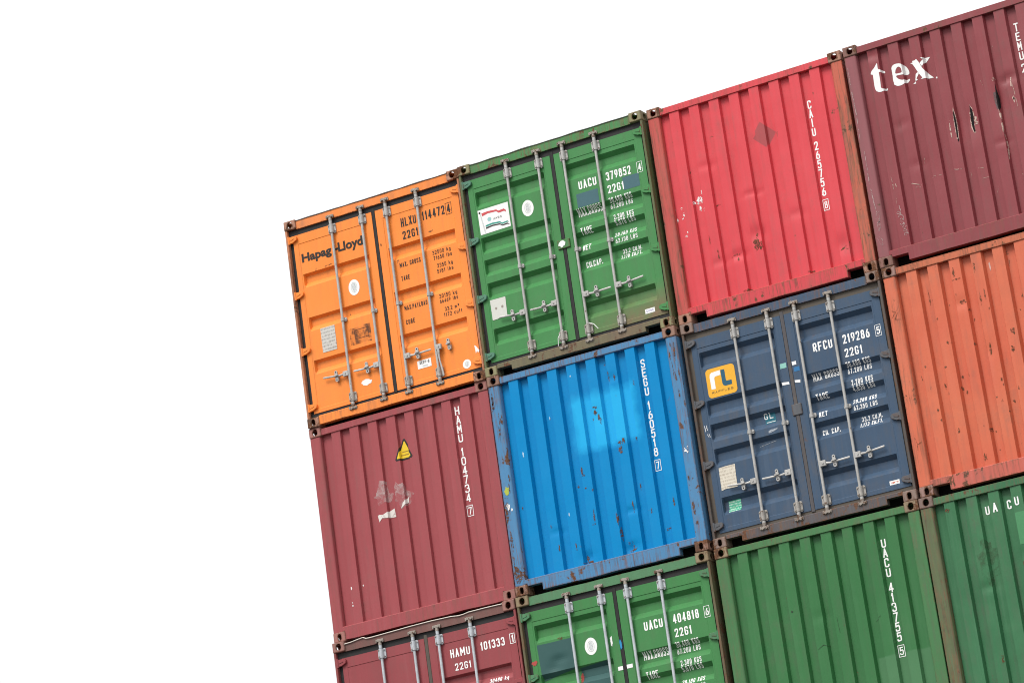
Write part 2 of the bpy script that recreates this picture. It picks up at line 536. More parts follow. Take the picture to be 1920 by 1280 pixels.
# condensed stencil lettering: centre lines in a unit box; 'r' rounds the corners, 'o' closes a rounded loop
GLY = {
 'A': ['s 0,0 .5,1', 's .5,1 1,0', 's .2,.3 .8,.3'], 'B': ['r 0,0 0,1 .9,1 .9,.53 .1,.53', 'r .1,.53 1,.53 1,0 0,0'], 'C': ['r 1,.72 1,1 0,1 0,0 1,0 1,.28'],
 'D': ['r .02,0 .02,1 1,1 1,0 .02,0'], 'E': ['s 1,1 0,1 0,0 1,0', 's 0,.52 .8,.52'], 'F': ['s 1,1 0,1 0,0', 's 0,.52 .8,.52'],
 'G': ['r 1,.72 1,1 0,1 0,0 1,0 1,.48 .55,.48'], 'H': ['s 0,0 0,1', 's 1,0 1,1', 's 0,.5 1,.5'], 'I': ['s .5,0 .5,1'],
 'K': ['s 0,0 0,1', 's 1,1 .08,.42', 's .3,.55 1,0'], 'L': ['s 0,1 0,0 1,0'], 'M': ['s 0,0 0,1', 's 1,0 1,1', 's .04,.96 .5,.36', 's .5,.36 .96,.96'], 'N': ['s 0,0 0,1', 's 1,0 1,1', 's .05,.95 .95,.05'],
 'O': ['o 0,0 0,1 1,1 1,0'], 'P': ['r 0,0 0,1 1,1 1,.46 .06,.46'], 'R': ['r 0,0 0,1 1,1 1,.48 .06,.48', 's .5,.48 1,0'],
 'S': ['r 1,.74 1,1 0,1 0,.54 1,.48 1,0 0,0 0,.26'], 'T': ['s 0,1 1,1', 's .5,1 .5,0'], 'U': ['r 0,1 0,0 1,0 1,1'], 'V': ['s 0,1 .5,0', 's .5,0 1,1'],
 'X': ['s 0,0 1,1', 's 0,1 1,0'], 'Y': ['s 0,1 .5,.45 1,1', 's .5,.45 .5,0'], '0': ['o 0,0 0,1 1,1 1,0'], '1': ['s .7,0 .7,1', 's .1,.76 .62,.97'],
 '2': ['r 0,.72 0,1 1,1 1,.62 0,0', 's 0,0 1,0'], '3': ['r 0,.76 0,1 .95,1 .95,.54 .4,.54', 'r .4,.54 1,.54 1,0 0,0 0,.24'],
 '4': ['s .72,0 .72,1', 's .66,1 .02,.26', 's 0,.26 1,.26'], '5': ['s .95,1 .1,1 .06,.56', 'r .04,.52 .5,.64 1,.6 1,0 0,0 0,.22'], '6': ['r .75,1 .1,.62 0,.3 0,0 1,0 1,.56 .08,.56'],
 '7': ['s 0,1 1,1', 's .96,.98 .35,0'], '8': ['o .06,.54 .06,1 .94,1 .94,.54', 'o 0,0 0,.54 1,.54 1,0'], '9': ['r .25,0 .9,.38 1,.7 1,1 0,1 0,.44 .92,.44'],
 '.': ['s .1,0 .1,.13'], '-': ['s .1,.45 .9,.45'], 'k': ['s 0,0 0,1', 's .9,.62 .08,.26', 's .3,.36 1,0'], 'g': ['o .05,.02 .05,.64 .95,.64 .95,.02', 'r .95,.64 .95,-.26 .05,-.26'],
 'l': ['r .3,1 .3,0 .8,0'], 'b': ['s 0,1 0,0', 'o 0,.02 0,.64 .95,.64 .95,.02'], 's': ['r .95,.5 .9,.66 0,.66 0,.34 .95,.3 .95,0 0,0 0,.14'], 'm': ['s 0,0 0,.65', 'r 0,.64 .5,.64 .5,0', 'r .5,.64 1,.64 1,0'],
 'c': ['r .95,.5 .95,.66 0,.66 0,0 .95,0 .95,.16'], 'u': ['r 0,.66 0,0 .95,0 .95,.66'], 'f': ['r .9,1 .4,1 .4,0', 's .05,.62 .85,.62'], 't': ['r .4,.95 .4,0 .9,0', 's .05,.64 .85,.64'],
 '3u': ['r 0,.9 .9,.9 .9,.7 .3,.7', 'r .3,.7 .95,.7 .95,.5 0,.5']}
NARROW = {'1': 0.62, 'I': 0.3, '.': 0.22, ' ': 0.62, 'l': 0.5, 'f': 0.7, 't': 0.7, 'M': 1.3, 'm': 1.3}
def stroke_text(body, x0, x1, z0, z1, wt, gap=0.36):
    """ribbons of each letter as flat outlines inside the box"""
    if z1 - z0 < 0.065: gap = 0.46
    toks = ['3u' if ch == '³' else ch for ch in body]
    wd = [NARROW.get(ch, 1.0) for ch in toks]
    tot = sum(wd) + gap * (len(toks) - 1)
    u = (x1 - x0) / tot
    h = z1 - z0
    out, x = [[]], x0
    for ch, w in zip(toks, wd):
        if ch == ' ': out.append([])
        t = min(wt * h, u * 0.36)
        for st in GLY.get(ch, []):
            mode, *pp = st.split()
            P = [tuple(map(float, q.split(','))) for q in pp]
            gw = max(u * w - t, 1e-4)
            P = [(x + t / 2 + px * gw if ch not in 'I.' else x + u * w * 0.5, z0 + t / 2 + pz * (h - t)) for px, pz in P]
            if mode == 'r': P = rounded(P, 0.42 * gw)
            if mode == 'o':
                P = rounded(P, 0.46 * gw, True)
                n = len(P); A, B = [], []
                for i in range(n):
                    p, q = P[i - 1], P[(i + 1) % n]
                    dx, dz = q[0] - p[0], q[1] - p[1]; l = math.hypot(dx, dz) or 1
                    A.append((P[i][0] - dz / l * t / 2, P[i][1] + dx / l * t / 2)); B.append((P[i][0] + dz / l * t / 2, P[i][1] - dx / l * t / 2))
                out[-1].append((A, B)); continue
            # open stroke: square ends, mitred corners
            d0 = (P[0][0] - P[1][0], P[0][1] - P[1][1]); l = math.hypot(*d0) or 1
            if mode == 's': P[0] = (P[0][0] + d0[0] / l * t * 0.5, P[0][1] + d0[1] / l * t * 0.5)
            d1 = (P[-1][0] - P[-2][0], P[-1][1] - P[-2][1]); l = math.hypot(*d1) or 1
            if mode == 's': P[-1] = (P[-1][0] + d1[0] / l * t * 0.5, P[-1][1] + d1[1] / l * t * 0.5)
            A, B = [], []
            for i in range(len(P)):
                ds = []
                for a_, b_ in ((i - 1, i), (i, i + 1)):
                    if a_ >= 0 and b_ < len(P):
                        dx, dz = P[b_][0] - P[a_][0], P[b_][1] - P[a_][1]; l = math.hypot(dx, dz) or 1
                        ds.append((-dz / l, dx / l))
                nx, nz = sum(d[0] for d in ds) / len(ds), sum(d[1] for d in ds) / len(ds)
                l2 = max(nx * nx + nz * nz, 0.30)
                A.append((P[i][0] + nx / l2 * t / 2, P[i][1] + nz / l2 * t / 2)); B.append((P[i][0] - nx / l2 * t / 2, P[i][1] - nz / l2 * t / 2))
            out[-1].append((A, B, 'open'))
        x += u * (w + gap)
    return [w for w in out if w]

def stroke_mesh(strokes, surf, lift, bend):
    bm = bmesh.new()
    for k, s in enumerate(strokes):
        A, B = s[0], s[1]
        V = [(p[0], p[1], 0) for p in A + B]; n = len(A)
        rng = range(n - 1) if len(s) == 3 else range(n)
        me = bpy.data.meshes.new('s'); me.from_pydata(V, [], [(i, (i + 1) % n, n + (i + 1) % n, n + i) for i in rng]); me.update()
        m2 = lay(me, surf, lift + 0.0003 * (k % 3), bend=bend)
        bm.from_mesh(m2)
        bpy.data.meshes.remove(me); bpy.data.meshes.remove(m2)
    out = bpy.data.meshes.new('lettering'); bm.to_mesh(out); bm.free()
    return out

def lay(me, surf, lift=0.0022, step=0.09, bend=True):
    """cut a flat (x, y=z) mesh along the folds of a surface and lay it on it"""
    bm = bmesh.new(); bm.from_mesh(me)
    bmesh.ops.remove_doubles(bm, verts=bm.verts[:], dist=1e-5)
    xs = [v.co.x for v in bm.verts]; zs = [v.co.y for v in bm.verts]
    if bend and surf is not None:
        X0, X1, Z0, Z1 = min(xs), max(xs), min(zs), max(zs)
        bx = [k for k in surf.bx if X0 < k < X1]; bz = [k for k in surf.bz if Z0 < k < Z1]
        n = int((X1 - X0) / step); bx += [X0 + (X1 - X0) * i / (n + 1) for i in range(1, n + 1)]
        n = int((Z1 - Z0) / step); bz += [Z0 + (Z1 - Z0) * i / (n + 1) for i in range(1, n + 1)]
        for k in bx:
            bmesh.ops.bisect_plane(bm, geom=bm.verts[:] + bm.edges[:] + bm.faces[:], plane_co=(k, 0, 0), plane_no=(1, 0, 0), dist=1e-6)
        for k in bz:
            bmesh.ops.bisect_plane(bm, geom=bm.verts[:] + bm.edges[:] + bm.faces[:], plane_co=(0, k, 0), plane_no=(0, 1, 0), dist=1e-6)
    for v in bm.verts:
        x, z = v.co.x, v.co.y
        y = surf.Y(x, z) if bend and surf is not None else (surf if isinstance(surf, float) else 0.0)
        v.co = (x, y - lift, z)
    bmesh.ops.triangulate(bm, faces=bm.faces[:])
    for f in bm.faces:
        f.normal_update()
        if f.normal.y > 0: f.normal_flip()
    me2 = bpy.data.meshes.new('print'); bm.to_mesh(me2); bm.free()
    return me2

def rect(x0, x1, z0, z1): return [(x0, z0), (x1, z0), (x1, z1), (x0, z1)]
def oval(cx, cz, rx, rz, n=28): return [(cx + rx * math.cos(2 * math.pi * i / n), cz + rz * math.sin(2 * math.pi * i / n)) for i in range(n)]
def rrect(x0, x1, z0, z1, r, n=5):
    out = []
    for cx, cz, a0 in ((x1 - r, z1 - r, 0), (x0 + r, z1 - r, 90), (x0 + r, z0 + r, 180), (x1 - r, z0 + r, 270)):
        for i in range(n + 1):
            a = math.radians(a0 + 90 * i / n); out.append((cx + r * math.cos(a), cz + r * math.sin(a)))
    return out
def blob(cx, cz, rx, rz, seed, n=26, jag=0.45, rot=0.0):
    rn = random.Random(seed); out = []
    for i in range(n):
        a = 2 * math.pi * i / n
        k = 1 + jag * noise.noise((math.cos(a) * 1.6 + seed * 3.7, math.sin(a) * 1.6, seed)) + jag * 0.5 * (rn.random() - 0.5)
        x, z = rx * k * math.cos(a), rz * k * math.sin(a)
        out.append((cx + x * math.cos(rot) - z * math.sin(rot), cz + x * math.sin(rot) + z * math.cos(rot)))
    return out
def line(pts, w):
    """thin ribbon along a path"""
    a, b = [], []
    for i, p in enumerate(pts):
        q0, q1 = pts[max(0, i - 1)], pts[min(len(pts) - 1, i + 1)]
        dx, dz = q1[0] - q0[0], q1[1] - q0[1]; l = math.hypot(dx, dz) or 1
        ww = w * (0.5 if i in (0, len(pts) - 1) else 1)
        a.append((p[0] - dz / l * ww / 2, p[1] + dx / l * ww / 2)); b.append((p[0] + dz / l * ww / 2, p[1] - dx / l * ww / 2))
    return a + b[::-1]

# ------------------------------------------------------------------ shared materials
M_WHITE = flat('white_lettering_paint', (0.87, 0.87, 0.85), 0.5)
M_WHITE_WORN = flat('worn_white_lettering_paint', (0.86, 0.86, 0.84), 0.5, wear=0.12)
M_STICK = flat('white_sticker', (0.82, 0.82, 0.80), 0.35)
M_BLACK = flat('black_lettering_paint', (0.025, 0.022, 0.02), 0.5)
M_RUB = flat('door_seal_rubber', (0.022, 0.021, 0.021), 0.55, scale=12)
M_RUB_DIRTY = flat('dusty_seal_rubber', (0.10, 0.085, 0.07), 0.75, scale=9)
M_UNDER = flat('underfloor_bitumen', (0.020, 0.018, 0.017), 0.8)
M_GALV = galv('locking_gear_steel', (0.45, 0.44, 0.42), 0.16, 1.0)
M_GALV_OLD = galv('dull_locking_gear_steel', (0.40, 0.375, 0.34), 0.35, 4.0)
M_GALV_NEW = galv('pale_blue_grey_rod_steel', (0.52, 0.55, 0.58), 0.02, 2.0)
M_CAM = galv('worn_cam_steel', (0.32, 0.28, 0.24), 0.62, 3.0)
def rust_film():
    m = paint('bare_rust', (0.14, 0.06, 0.03), 9, rust=0.95, dirt=0.5, gloss=0.7)
    n, l = m.node_tree.nodes, m.node_tree.links
    tc = n.new('ShaderNodeTexCoord'); nz = n.new('ShaderNodeTexNoise'); mr = n.new('ShaderNodeMapRange')
    nz.inputs['Scale'].default_value = 38; nz.inputs['Detail'].default_value = 6; nz.inputs['Roughness'].default_value = 0.75
    l.new(tc.outputs['Object'], nz.inputs['Vector']); l.new(nz.outputs['Fac'], mr.inputs['Value'])
    mr.inputs['From Min'].default_value = 0.44; mr.inputs['From Max'].default_value = 0.54
    b_ = next(k for k in n if k.type == 'BSDF_PRINCIPLED')
    l.new(mr.outputs[0], b_.inputs['Alpha'])
    return m
M_RUST = rust_film()
M_SCRATCH = flat('scratched_bare_edge', (0.52, 0.37, 0.31), 0.55, wear=0.72)
M_CHIP = flat('flaked_white_primer', (0.80, 0.78, 0.76), 0.55, alpha=(0.43, 0.52, 0.0, 1.0))
M_HOLE = flat('dark_hole', (0.008, 0.006, 0.006), 0.9)
M_PLATE = printed('worn_data_plate', (0.55, 0.53, 0.49), (0.12, 0.11, 0.10), 24, 1.0)
M_PLATE2 = printed('yellowed_data_plate', (0.62, 0.57, 0.47), (0.30, 0.24, 0.18), 27, 2.0)
M_EMB = printed('faint_grey_emblem_print', (0.60, 0.62, 0.62), (0.16, 0.19, 0.20), 70, 5.0)

# ------------------------------------------------------------------ locking gear, shared meshes (origin on the rod axis)
YR, RR = 0.016, 0.0165
def rod_mesh():
    bm = bmesh.new()
    cyl(bm, (0, YR, 0.16), (0, YR, 2.43), RR, 14)
    cyl(bm, (0, YR, 0.115), (0, YR, 0.175), 0.021, 14)
    cyl(bm, (0, YR, 2.405), (0, YR, 2.465), 0.021, 14)
    return to_mesh(bm, 'locking_rod', 40)
def bracket_mesh(z0, z1):
    bm = bmesh.new()
    prism(bm, rrect(-0.050, 0.052, z0, z1, 0.016, 3), 'y', 0.030, Door.YF + 0.002)
    h = []
    for i in range(9):
        a = math.pi * i / 8
        h.append((0.030 * math.cos(a), 0.032 - 0.042 * math.sin(a)))
    prism(bm, h, 'z', z0 + 0.006, z1 - 0.006)
    for x in (-0.039, 0.041):
        for z in (z0 + 0.022, z1 - 0.022):
            cyl(bm, (x, 0.032, z), (x, 0.020, z), 0.0075, 8)
    return to_mesh(bm, 'rod_bracket', 35)
def bolt_mesh(z0, z1):
    bm = bmesh.new()
    for z in (z0 + 0.022, z1 - 0.022):
        for x in (-0.014, 0.041, -0.039):
            y = 0.020 if abs(x) > 0.02 else -0.008
            cyl(bm, (x, y + 0.002, z), (x, y - 0.004, z), 0.0065, 8)
    return to_mesh(bm, 'bolt')
def mid_bracket_mesh():
    bm = bmesh.new()
    prism(bm, rrect(-0.034, 0.048, -0.024, 0.024, 0.014, 3), 'y', 0.030, Door.YF + 0.004)
    h = [(0.027 * math.cos(math.pi * i / 8), 0.032 - 0.040 * math.sin(math.pi * i / 8)) for i in range(9)]
    prism(bm, h, 'z', -0.022, 0.022)
    cyl(bm, (0.038, 0.032, 0.0), (0.038, 0.022, 0.0), 0.008, 8)
    return to_mesh(bm, 'rod_guide', 35)
def cam_mesh(s):
    """forked cam and its keeper; s=+1 top, -1 bottom; origin at the rod end"""
    bm = bmesh.new()
    cyl(bm, (0, YR, 0), (0, YR, s * 0.050), 0.024, 12, 0.020)
    prism(bm, [(-0.030, s * 0.038), (0.034, s * 0.034), (0.046, s * 0.052), (0.030, s * 0.070), (0.004, s * 0.058), (-0.020, s * 0.074), (-0.040, s * 0.060)], 'y', YR - 0.022, YR + 0.014, 0.003)
    box(bm, -0.052, -0.034, -0.004, 0.022, min(s * 0.030, s * 0.066), max(s * 0.030, s * 0.066), 0.004)
    box(bm, 0.038, 0.054, 0.000, 0.022, min(s * 0.028, s * 0.060), max(s * 0.028, s * 0.060), 0.004)
    box(bm, -0.045, 0.050, 0.008, 0.024, min(s * 0.056, s * 0.072), max(s * 0.056, s * 0.072), 0.004)
    return to_mesh(bm, 'locking_cam', 35)
def handle_mesh(d):
    """bar from the rod towards d (+1 right, -1 left)"""
    bm = bmesh.new()
    secs = [(0.02, 0.0, 0.020, 0.014), (0.07, -0.002, 0.018, 0.012), (0.12, -0.006, 0.013, 0.010), (0.17, -0.004, 0.010, 0.011), (0.23, 0.002, 0.013, 0.009), (0.340, 0.010, 0.014, 0.007), (0.358, 0.012, 0.011, 0.005)]
    rings = []
    for x, z, hz, hy in secs:
        rings.append([bm.verts.new((d * x, YR - 0.004 + a * hy * 0.85, z + b * hz * 0.78)) for a, b in ((-1, -0.6), (-0.6, -1), (0.6, -1), (1, -0.6), (1, 0.6), (0.6, 1), (-0.6, 1), (-1, 0.6))])
    for A, B in zip(rings, rings[1:]):
        for i in range(8): bm.faces.new((A[i], A[(i + 1) % 8], B[(i + 1) % 8], B[i]))
    bm.faces.new(rings[0]); bm.faces.new(rings[-1])
    return to_mesh(bm, 'handle', 40)
def hub_mesh(d):
    bm = bmesh.new()
    a, b = sorted((d * 0.005, d * 0.078))
    box(bm, a, b, YR - 0.024, YR + 0.014, -0.036, 0.030, 0.005)
    cyl(bm, (d * 0.045, YR - 0.022, -0.002), (d * 0.045, YR - 0.032, -0.002), 0.010, 8)
    return to_mesh(bm, 'handle_hub', 35)
def catch_mesh():
    bm = bmesh.new()
    prism(bm, rrect(-0.020, 0.020, -0.072, -0.002, 0.018, 4), 'y', 0.012, Door.YF + 0.004)
    prism(bm, rrect(-0.018, 0.018, 0.004, 0.062, 0.016, 4), 'y', 0.002, 0.020)
    prism(bm, [(-0.030, -0.012), (0.028, -0.004), (0.030, 0.014), (-0.028, 0.008)], 'y', -0.010, 0.010, 0.002)
    return to_mesh(bm, 'handle_catch', 35)
def catch_hole_mesh():
    bm = bmesh.new()
    cyl(bm, (0, 0.0015, 0.042), (0, 0.008, 0.042), 0.008, 10)
    cyl(bm, (0, 0.0110, -0.050), (0, 0.018, -0.050), 0.008, 10)
    return to_mesh(bm, 'padlock_hole')
ROD = rod_mesh()
BR_T, BR_B = bracket_mesh(2.285, 2.405), bracket_mesh(0.178, 0.298)
BO_T, BO_B = bolt_mesh(2.285, 2.405), bolt_mesh(0.178, 0.298)
GUIDE = mid_bracket_mesh()
CAM_T, CAM_B = cam_mesh(1), cam_mesh(-1)
HAND = {1: handle_mesh(1), -1: handle_mesh(-1)}
HUB = {1: hub_mesh(1), -1: hub_mesh(-1)}
CATCH, CHOLE = catch_mesh(), catch_hole_mesh()
def hinge_mesh(d):
    bm = bmesh.new()
    P = [(0.016, -0.042), (0.070, -0.040), (0.128, -0.014), (0.134, 0.018), (0.118, 0.040), (0.016, 0.042)]
    prism(bm, [(d * x, z) for x, z in P], 'y', 0.016, 0.050, 0.004)
    cyl(bm, (d * 0.020, 0.020, -0.050), (d * 0.020, 0.020, 0.050), 0.014, 10)
    prism(bm, [(d * x, z) for x, z in [(0.040, -0.008), (0.095, 0.006), (0.095, 0.014), (0.040, 0.010)]], 'y', 0.011, 0.020)
    return to_mesh(bm, 'hinge', 35)
HINGE = {1: hinge_mesh(1), -1: hinge_mesh(-1)}

# ------------------------------------------------------------------ container assembly
ORG = {  # column, row: front lower left corner, relative to the top of the stack
 (0, 0): (-0.004, -0.011), (1, 0): (2.442, -0.039), (2, 0): (4.910, 0.039), (3, 0): (7.380, 0.023),
 (0, 1): (-0.014, 0.013), (1, 1): (2.452, -0.045), (2, 1): (4.919, 0.023), (3, 1): (7.388, 0.025),
 (0, 2): (-0.028, -0.017), (1, 2): (2.433, -0.038), (2, 2): (4.917, 0.011), (3, 2): (7.360, 0.015)}
def origin(c, r):
    x, y = ORG.get((c, r), (ORG[(c, 2)][0] + 0.004 * ((r * 7 + c * 3) % 5 - 2), ORG[(c, 2)][1] + 0.006 * ((r * 5 + c * 11) % 7 - 3)))
    return Vector((x, y, -H - r * (H + 0.0082)))

class Box:
    def __init__(s, c, r, label, mats):
        o = origin(c, r)
        s.root = bpy.data.objects.new('shipping_container', None)
        C.objects.link(s.root)
        s.root.empty_display_size = 0.5
        s.root.location = o + Vector((0, 0, ZTOP))
        s.root['label'] = label; s.root['category'] = 'container'; s.root['group'] = 'shipping containers of the stack'
        s.mats = mats
        mid = o + Vector((W / 2, 0, H / 2))
        s.dx = (mid.x - CAM.x) / (mid.y - CAM.y); s.dz = (mid.z - CAM.z) / (mid.y - CAM.y)
    def t(s, x, z, y=0.050):          # a place read on the front plane, carried back to depth y
        return x + s.dx * y, z + s.dz * y
    def shell(s):
        f, p, k = s.mats['frame'], s.mats['panel'], s.mats['cast']
        for top in (0, 1):
            for fx in (0, 1):
                for fy in (0, 1):
                    add('corner_casting', CAST[(top, fx, fy)], k, s.root, (W - 0.001 if fx else 0.001, L if fy else 0, HT - CH if top else HB))
        add('side_wall', SIDE_L, p, s.root); add('side_wall', SIDE_R, p, s.root, (W, 0, 0))
        add('side_rail', RAIL_L, f, s.root); add('side_rail', RAIL_R, f, s.root, (W, 0, 0))
        add('roof', ROOF, p, s.root); add('floor', FLOOR, M_UNDER, s.root)
        rw = add('rear_wall', BACK, p, s.root); add('rear_frame', REAR_FRAME, f, s.root)
    def sill(s, z0, z1, y0, y1, notch, x0=CW, x1=W - CW, bent=0.0, seed=0, ext=0.0):
        """lower beam; notch = depth of the lifting pockets beside the castings"""
        pts, n = [], 34
        for i in range(n + 1):
            x = x0 + (x1 - x0) * i / n
            pts.append((x, z0 + bent * noise.noise((x * 3.5, seed, 0.3))))
        if notch:
            w = 0.19
            pts = [(x0, z0 + notch), (x0 + w, z0 + notch)] + [p for p in pts if x0 + w - 0.001 <= p[0] <= x1 - w + 0.001] + [(x1 - w, z0 + notch), (x1, z0 + notch)]
            if pts[2][0] > x0 + w + 0.001: pts.insert(2, (x0 + w, z0))
            if pts[-3][0] < x1 - w - 0.001: pts.insert(-2, (x1 - w, z0))
        if ext: pts += [(x1, 0.120), (x1 + ext, 0.120), (x1 + ext, z1), (x0 - ext, z1), (x0 - ext, 0.120), (x0, 0.120)]
        else: pts += [(x1, z1), (x0, z1)]
        bm = bmesh.new(); prism(bm, pts, 'y', y0, y1)
        es = [e for e in bm.edges if all(abs(v.co.z - z1) < 1e-5 and abs(v.co.y - y0) < 1e-5 for v in e.verts)]
        bmesh.ops.bevel(bm, geom=es, offset=0.010, segments=1, affect='EDGES', profile=0.5)
        return to_mesh(bm, 'bottom_sill')
    def blank(s, surf, notch=0.0, rail=0.078, bent=0.006, seed=1.0):
        s.surf = surf; s.shell()
        f = s.mats['frame']
        for d in (0, 1):
            P = [(0.005, 0.010), (0.126, 0.010), (0.140, 0.018), (0.150, 0.050), (0.150, 0.085), (0.040, 0.170), (0.005, 0.170)]
            if d: P = [(W - x, y) for x, y in P]
            bm = bmesh.new(); prism(bm, P, 'z', CH - 0.006, H - CH + 0.004, 0.004)
            add('corner_post', to_mesh(bm, 'corner_post'), s.mats.get('post%d' % d, f), s.root)
        bm = bmesh.new(); box(bm, CW - 0.002, W - CW + 0.002, 0.014, 0.085, H - 0.026 - rail, H - 0.026, 0.004)
        add('top_rail', to_mesh(bm, 'top_rail'), s.mats.get('rail', f), s.root)
        add('bottom_sill', s.sill(0.014, 0.172, 0.0125, 0.10, notch, bent=bent, seed=seed, ext=0.052), s.mats.get('sill', f), s.root)
        s.face = add('end_panel', surf.mesh(), s.mats['panel'], s.root)
    def doors(s, surf, notch=0.0, hz=0.635, fold=None, rods=(0.640, 1.056, 1.385, 1.805), gal=M_GALV, seal=M_RUB, bent=0.004, lip=False, seed=1.0, hinge_mat=None):
        s.surf = surf; s.shell()
        f, p = s.mats['frame'], s.mats['panel']
        for d in (0, 1):
            P = [(0.004, 0.010), (0.020, 0.006), (0.034, 0.012), (0.036, 0.060), (0.150, 0.110), (0.150, 0.170), (0.004, 0.170)]
            if d: P = [(W - x, y) for x, y in P]
            bm = bmesh.new(); prism(bm, P, 'z', CH - 0.006, H - CH + 0.004, 0.003)
            add('corner_post', to_mesh(bm, 'corner_post'), s.mats.get('post', f), s.root)
        bm = bmesh.new()
        N = 30; top = [(CW - 0.002 + (W - 2 * CW + 0.004) * i / N, H - 0.020 + bent * noise.noise((i * 0.33, seed, 1.0))) for i in range(N + 1)]
        prism(bm, [(CW - 0.002, 2.472), (W - CW + 0.002, 2.472)] + top[::-1], 'y', 0.022, 0.10)
        add('door_header', to_mesh(bm, 'door_header'), s.mats.get('header', f), s.root)
        if lip:
            bm = bmesh.new()
            lo = [(x, z + 0.001) for x, z in top]; hi = [(x, z + 0.010 + 0.006 * noise.noise((x * 4, seed, 7.0))) for x, z in top]
            prism(bm, lo + hi[::-1], 'y', 0.016, 0.11)
            add('roof_edge', to_mesh(bm, 'roof_edge'), s.mats['lip'], s.root)
        add('bottom_sill', s.sill(0.020, 0.128, 0.014, 0.10, notch, bent=bent, seed=seed), s.mats.get('sill', f), s.root)
        bm = bmesh.new()
        box(bm, 0.030, W - 0.030, 0.048, 0.080, 2.396, 2.478, 0.006, 2)
        box(bm, 0.030, W - 0.030, 0.054, 0.080, 0.120, 0.172, 0.006, 2)
        for a, b in ((0.030, 0.086), (W - 0.086, W - 0.030)):
            box(bm, a, b, 0.058, 0.083, 0.110, 2.480, 0.006, 2)
        add('door_seal', to_mesh(bm, 'door_seal'), seal, s.root)
        s.leaf = []
        for i, (a, b) in enumerate(((0.084, 1.194), (1.244, W - 0.058))):
            s.leaf.append(add('door', surf.leaf(a, b), p, s.root))
        bm = bmesh.new()
        prism(bm, [(1.191, 0.060), (1.200, 0.044), (1.219, 0.040), (1.238, 0.044), (1.247, 0.060), (1.247, 0.09), (1.191, 0.09)], 'z', 0.150, 2.440)
        add('door_seal', to_mesh(bm, 'door_seal'), s.mats.get('midseal', seal), s.leaf[1])
        for i, x in enumerate(rods):
            lf = s.leaf[i // 2]; d = -1 if i < 2 else 1
            add('locking_rod', ROD, gal, lf, (x, 0, 0))
            add('rod_bracket', BR_T, gal, lf, (x, 0, 0)); add('rod_bracket', BR_B, M_GALV_OLD, lf, (x, 0, 0))
            add('bolts', BO_T, M_CAM, lf, (x, 0, 0), 'stuff'); add('bolts', BO_B, M_CAM, lf, (x, 0, 0), 'stuff')
            add('rod_guide', GUIDE, gal, lf, (x, 0, 1.195))
            add('locking_cam', CAM_T, M_CAM, lf, (x, 0, 2.445)); add('locking_cam', CAM_B, M_CAM, lf, (x, 0, 0.150))
            add('handle_hub', HUB[d], gal, lf, (x, 0, hz))
            h = add('handle', HAND[d], gal, lf, (x, 0, hz))
            if fold == i:
                h.rotation_euler = (0, math.radians(87), 0); h.location = (x + 0.034, -0.010, hz)
            else:
                h.rotation_euler = (0, math.radians((1.5, -2.0, 2.5, -1.0)[i]), 0)
            cx = x + d * 0.175
            k = add('handle_catch', CATCH, gal, lf, (cx, 0, hz + 0.004))
            add('padlock_holes', CHOLE, M_HOLE, lf, (cx, 0, hz + 0.004), 'stuff')
        for d, x in ((1, 0.018), (-1, W - 0.018)):
            for z in (2.352, 1.648, 0.944, 0.242):
                add('hinge', HINGE[d], hinge_mat or s.mats.get('hinge2' if d < 0 and 'hinge2' in s.mats else 'hinge', p), s.leaf[0 if d > 0 else 1], (x, 0, z))
    # ---- print
    def host(s, x):
        return s.face if hasattr(s, 'face') else s.leaf[0 if x < 1.22 else 1]
    def poly(s, name, loops, mat, lift=0.0022, label=None, conv=None, surf='own', step=0.09):
        if conv is not None: loops = [[s.t(x, z, conv) for x, z in lp] for lp in loops]
        sf = s.surf if surf == 'own' else surf
        me = lay(curve_mesh(loops), sf, lift, step, bend=(surf == 'own'))
        o = add(name, me, mat, s.host(loops[0][0][0]) if surf == 'own' else s.root)
        if label: o['label'] = label
        return o
    def many(s, name, polys, mat, lift=0.0022, label=None, conv=None, surf='own'):
        """several separate outlines: a few become parts of their own, a scatter of tiny ones stays one part"""
        if len(polys) <= 6:
            for i, lp in enumerate(polys):
                if surf == 'own': s.poly(name, [lp], mat, lift + 0.0004 * (i % 4), label, conv)
                else: s.poly(name, [lp], mat, lift + 0.0004 * (i % 4), label, conv, surf)
            return
        bm = bmesh.new()
        for i, lp in enumerate(polys):
            if conv is not None: lp = [s.t(x, z, conv) for x, z in lp]
            me = lay(curve_mesh([lp]), s.surf if surf == 'own' else surf, lift + 0.0004 * (i % 4), bend=(surf == 'own'))
            bm.from_mesh(me)
        me = bpy.data.meshes.new(name); bm.to_mesh(me); bm.free()
        o = add(name, me, mat, s.host(polys[0][0][0]) if surf == 'own' else s.root, kind='stuff')
        if label: o['label'] = label
        return o
    def text(s, body, x0, x1, z0, z1, mat, bold=0.012, conv='auto', lift=0.0026, shear=0.0, spacing=1.0, name='lettering', surf='own', sans=False, wt=0.155):
        """lettering fitted to a box"""
        if conv == 'auto':
            conv = 0.05
            for _ in range(6): conv = 0.5 * conv + 0.5 * s.surf.Y(*s.t((x0 + x1) / 2, (z0 + z1) / 2, conv))
        (x0, z0), (x1, z1) = s.t(x0, z0, conv), s.t(x1, z1, conv)
        if not sans:
            for word in stroke_text(body, x0, x1, z0, z1, wt):
                me = stroke_mesh(word, s.surf if surf == 'own' else surf, lift, surf == 'own')
                o = add(name, me, mat, s.host(x0) if surf == 'own' else s.root)
            return o
        me = text_raw(body, bold, spacing, shear)
        xs = [v.co.x for v in me.vertices]; zs = [v.co.y for v in me.vertices]
        a, b, c, d = min(xs), max(xs), min(zs), max(zs)
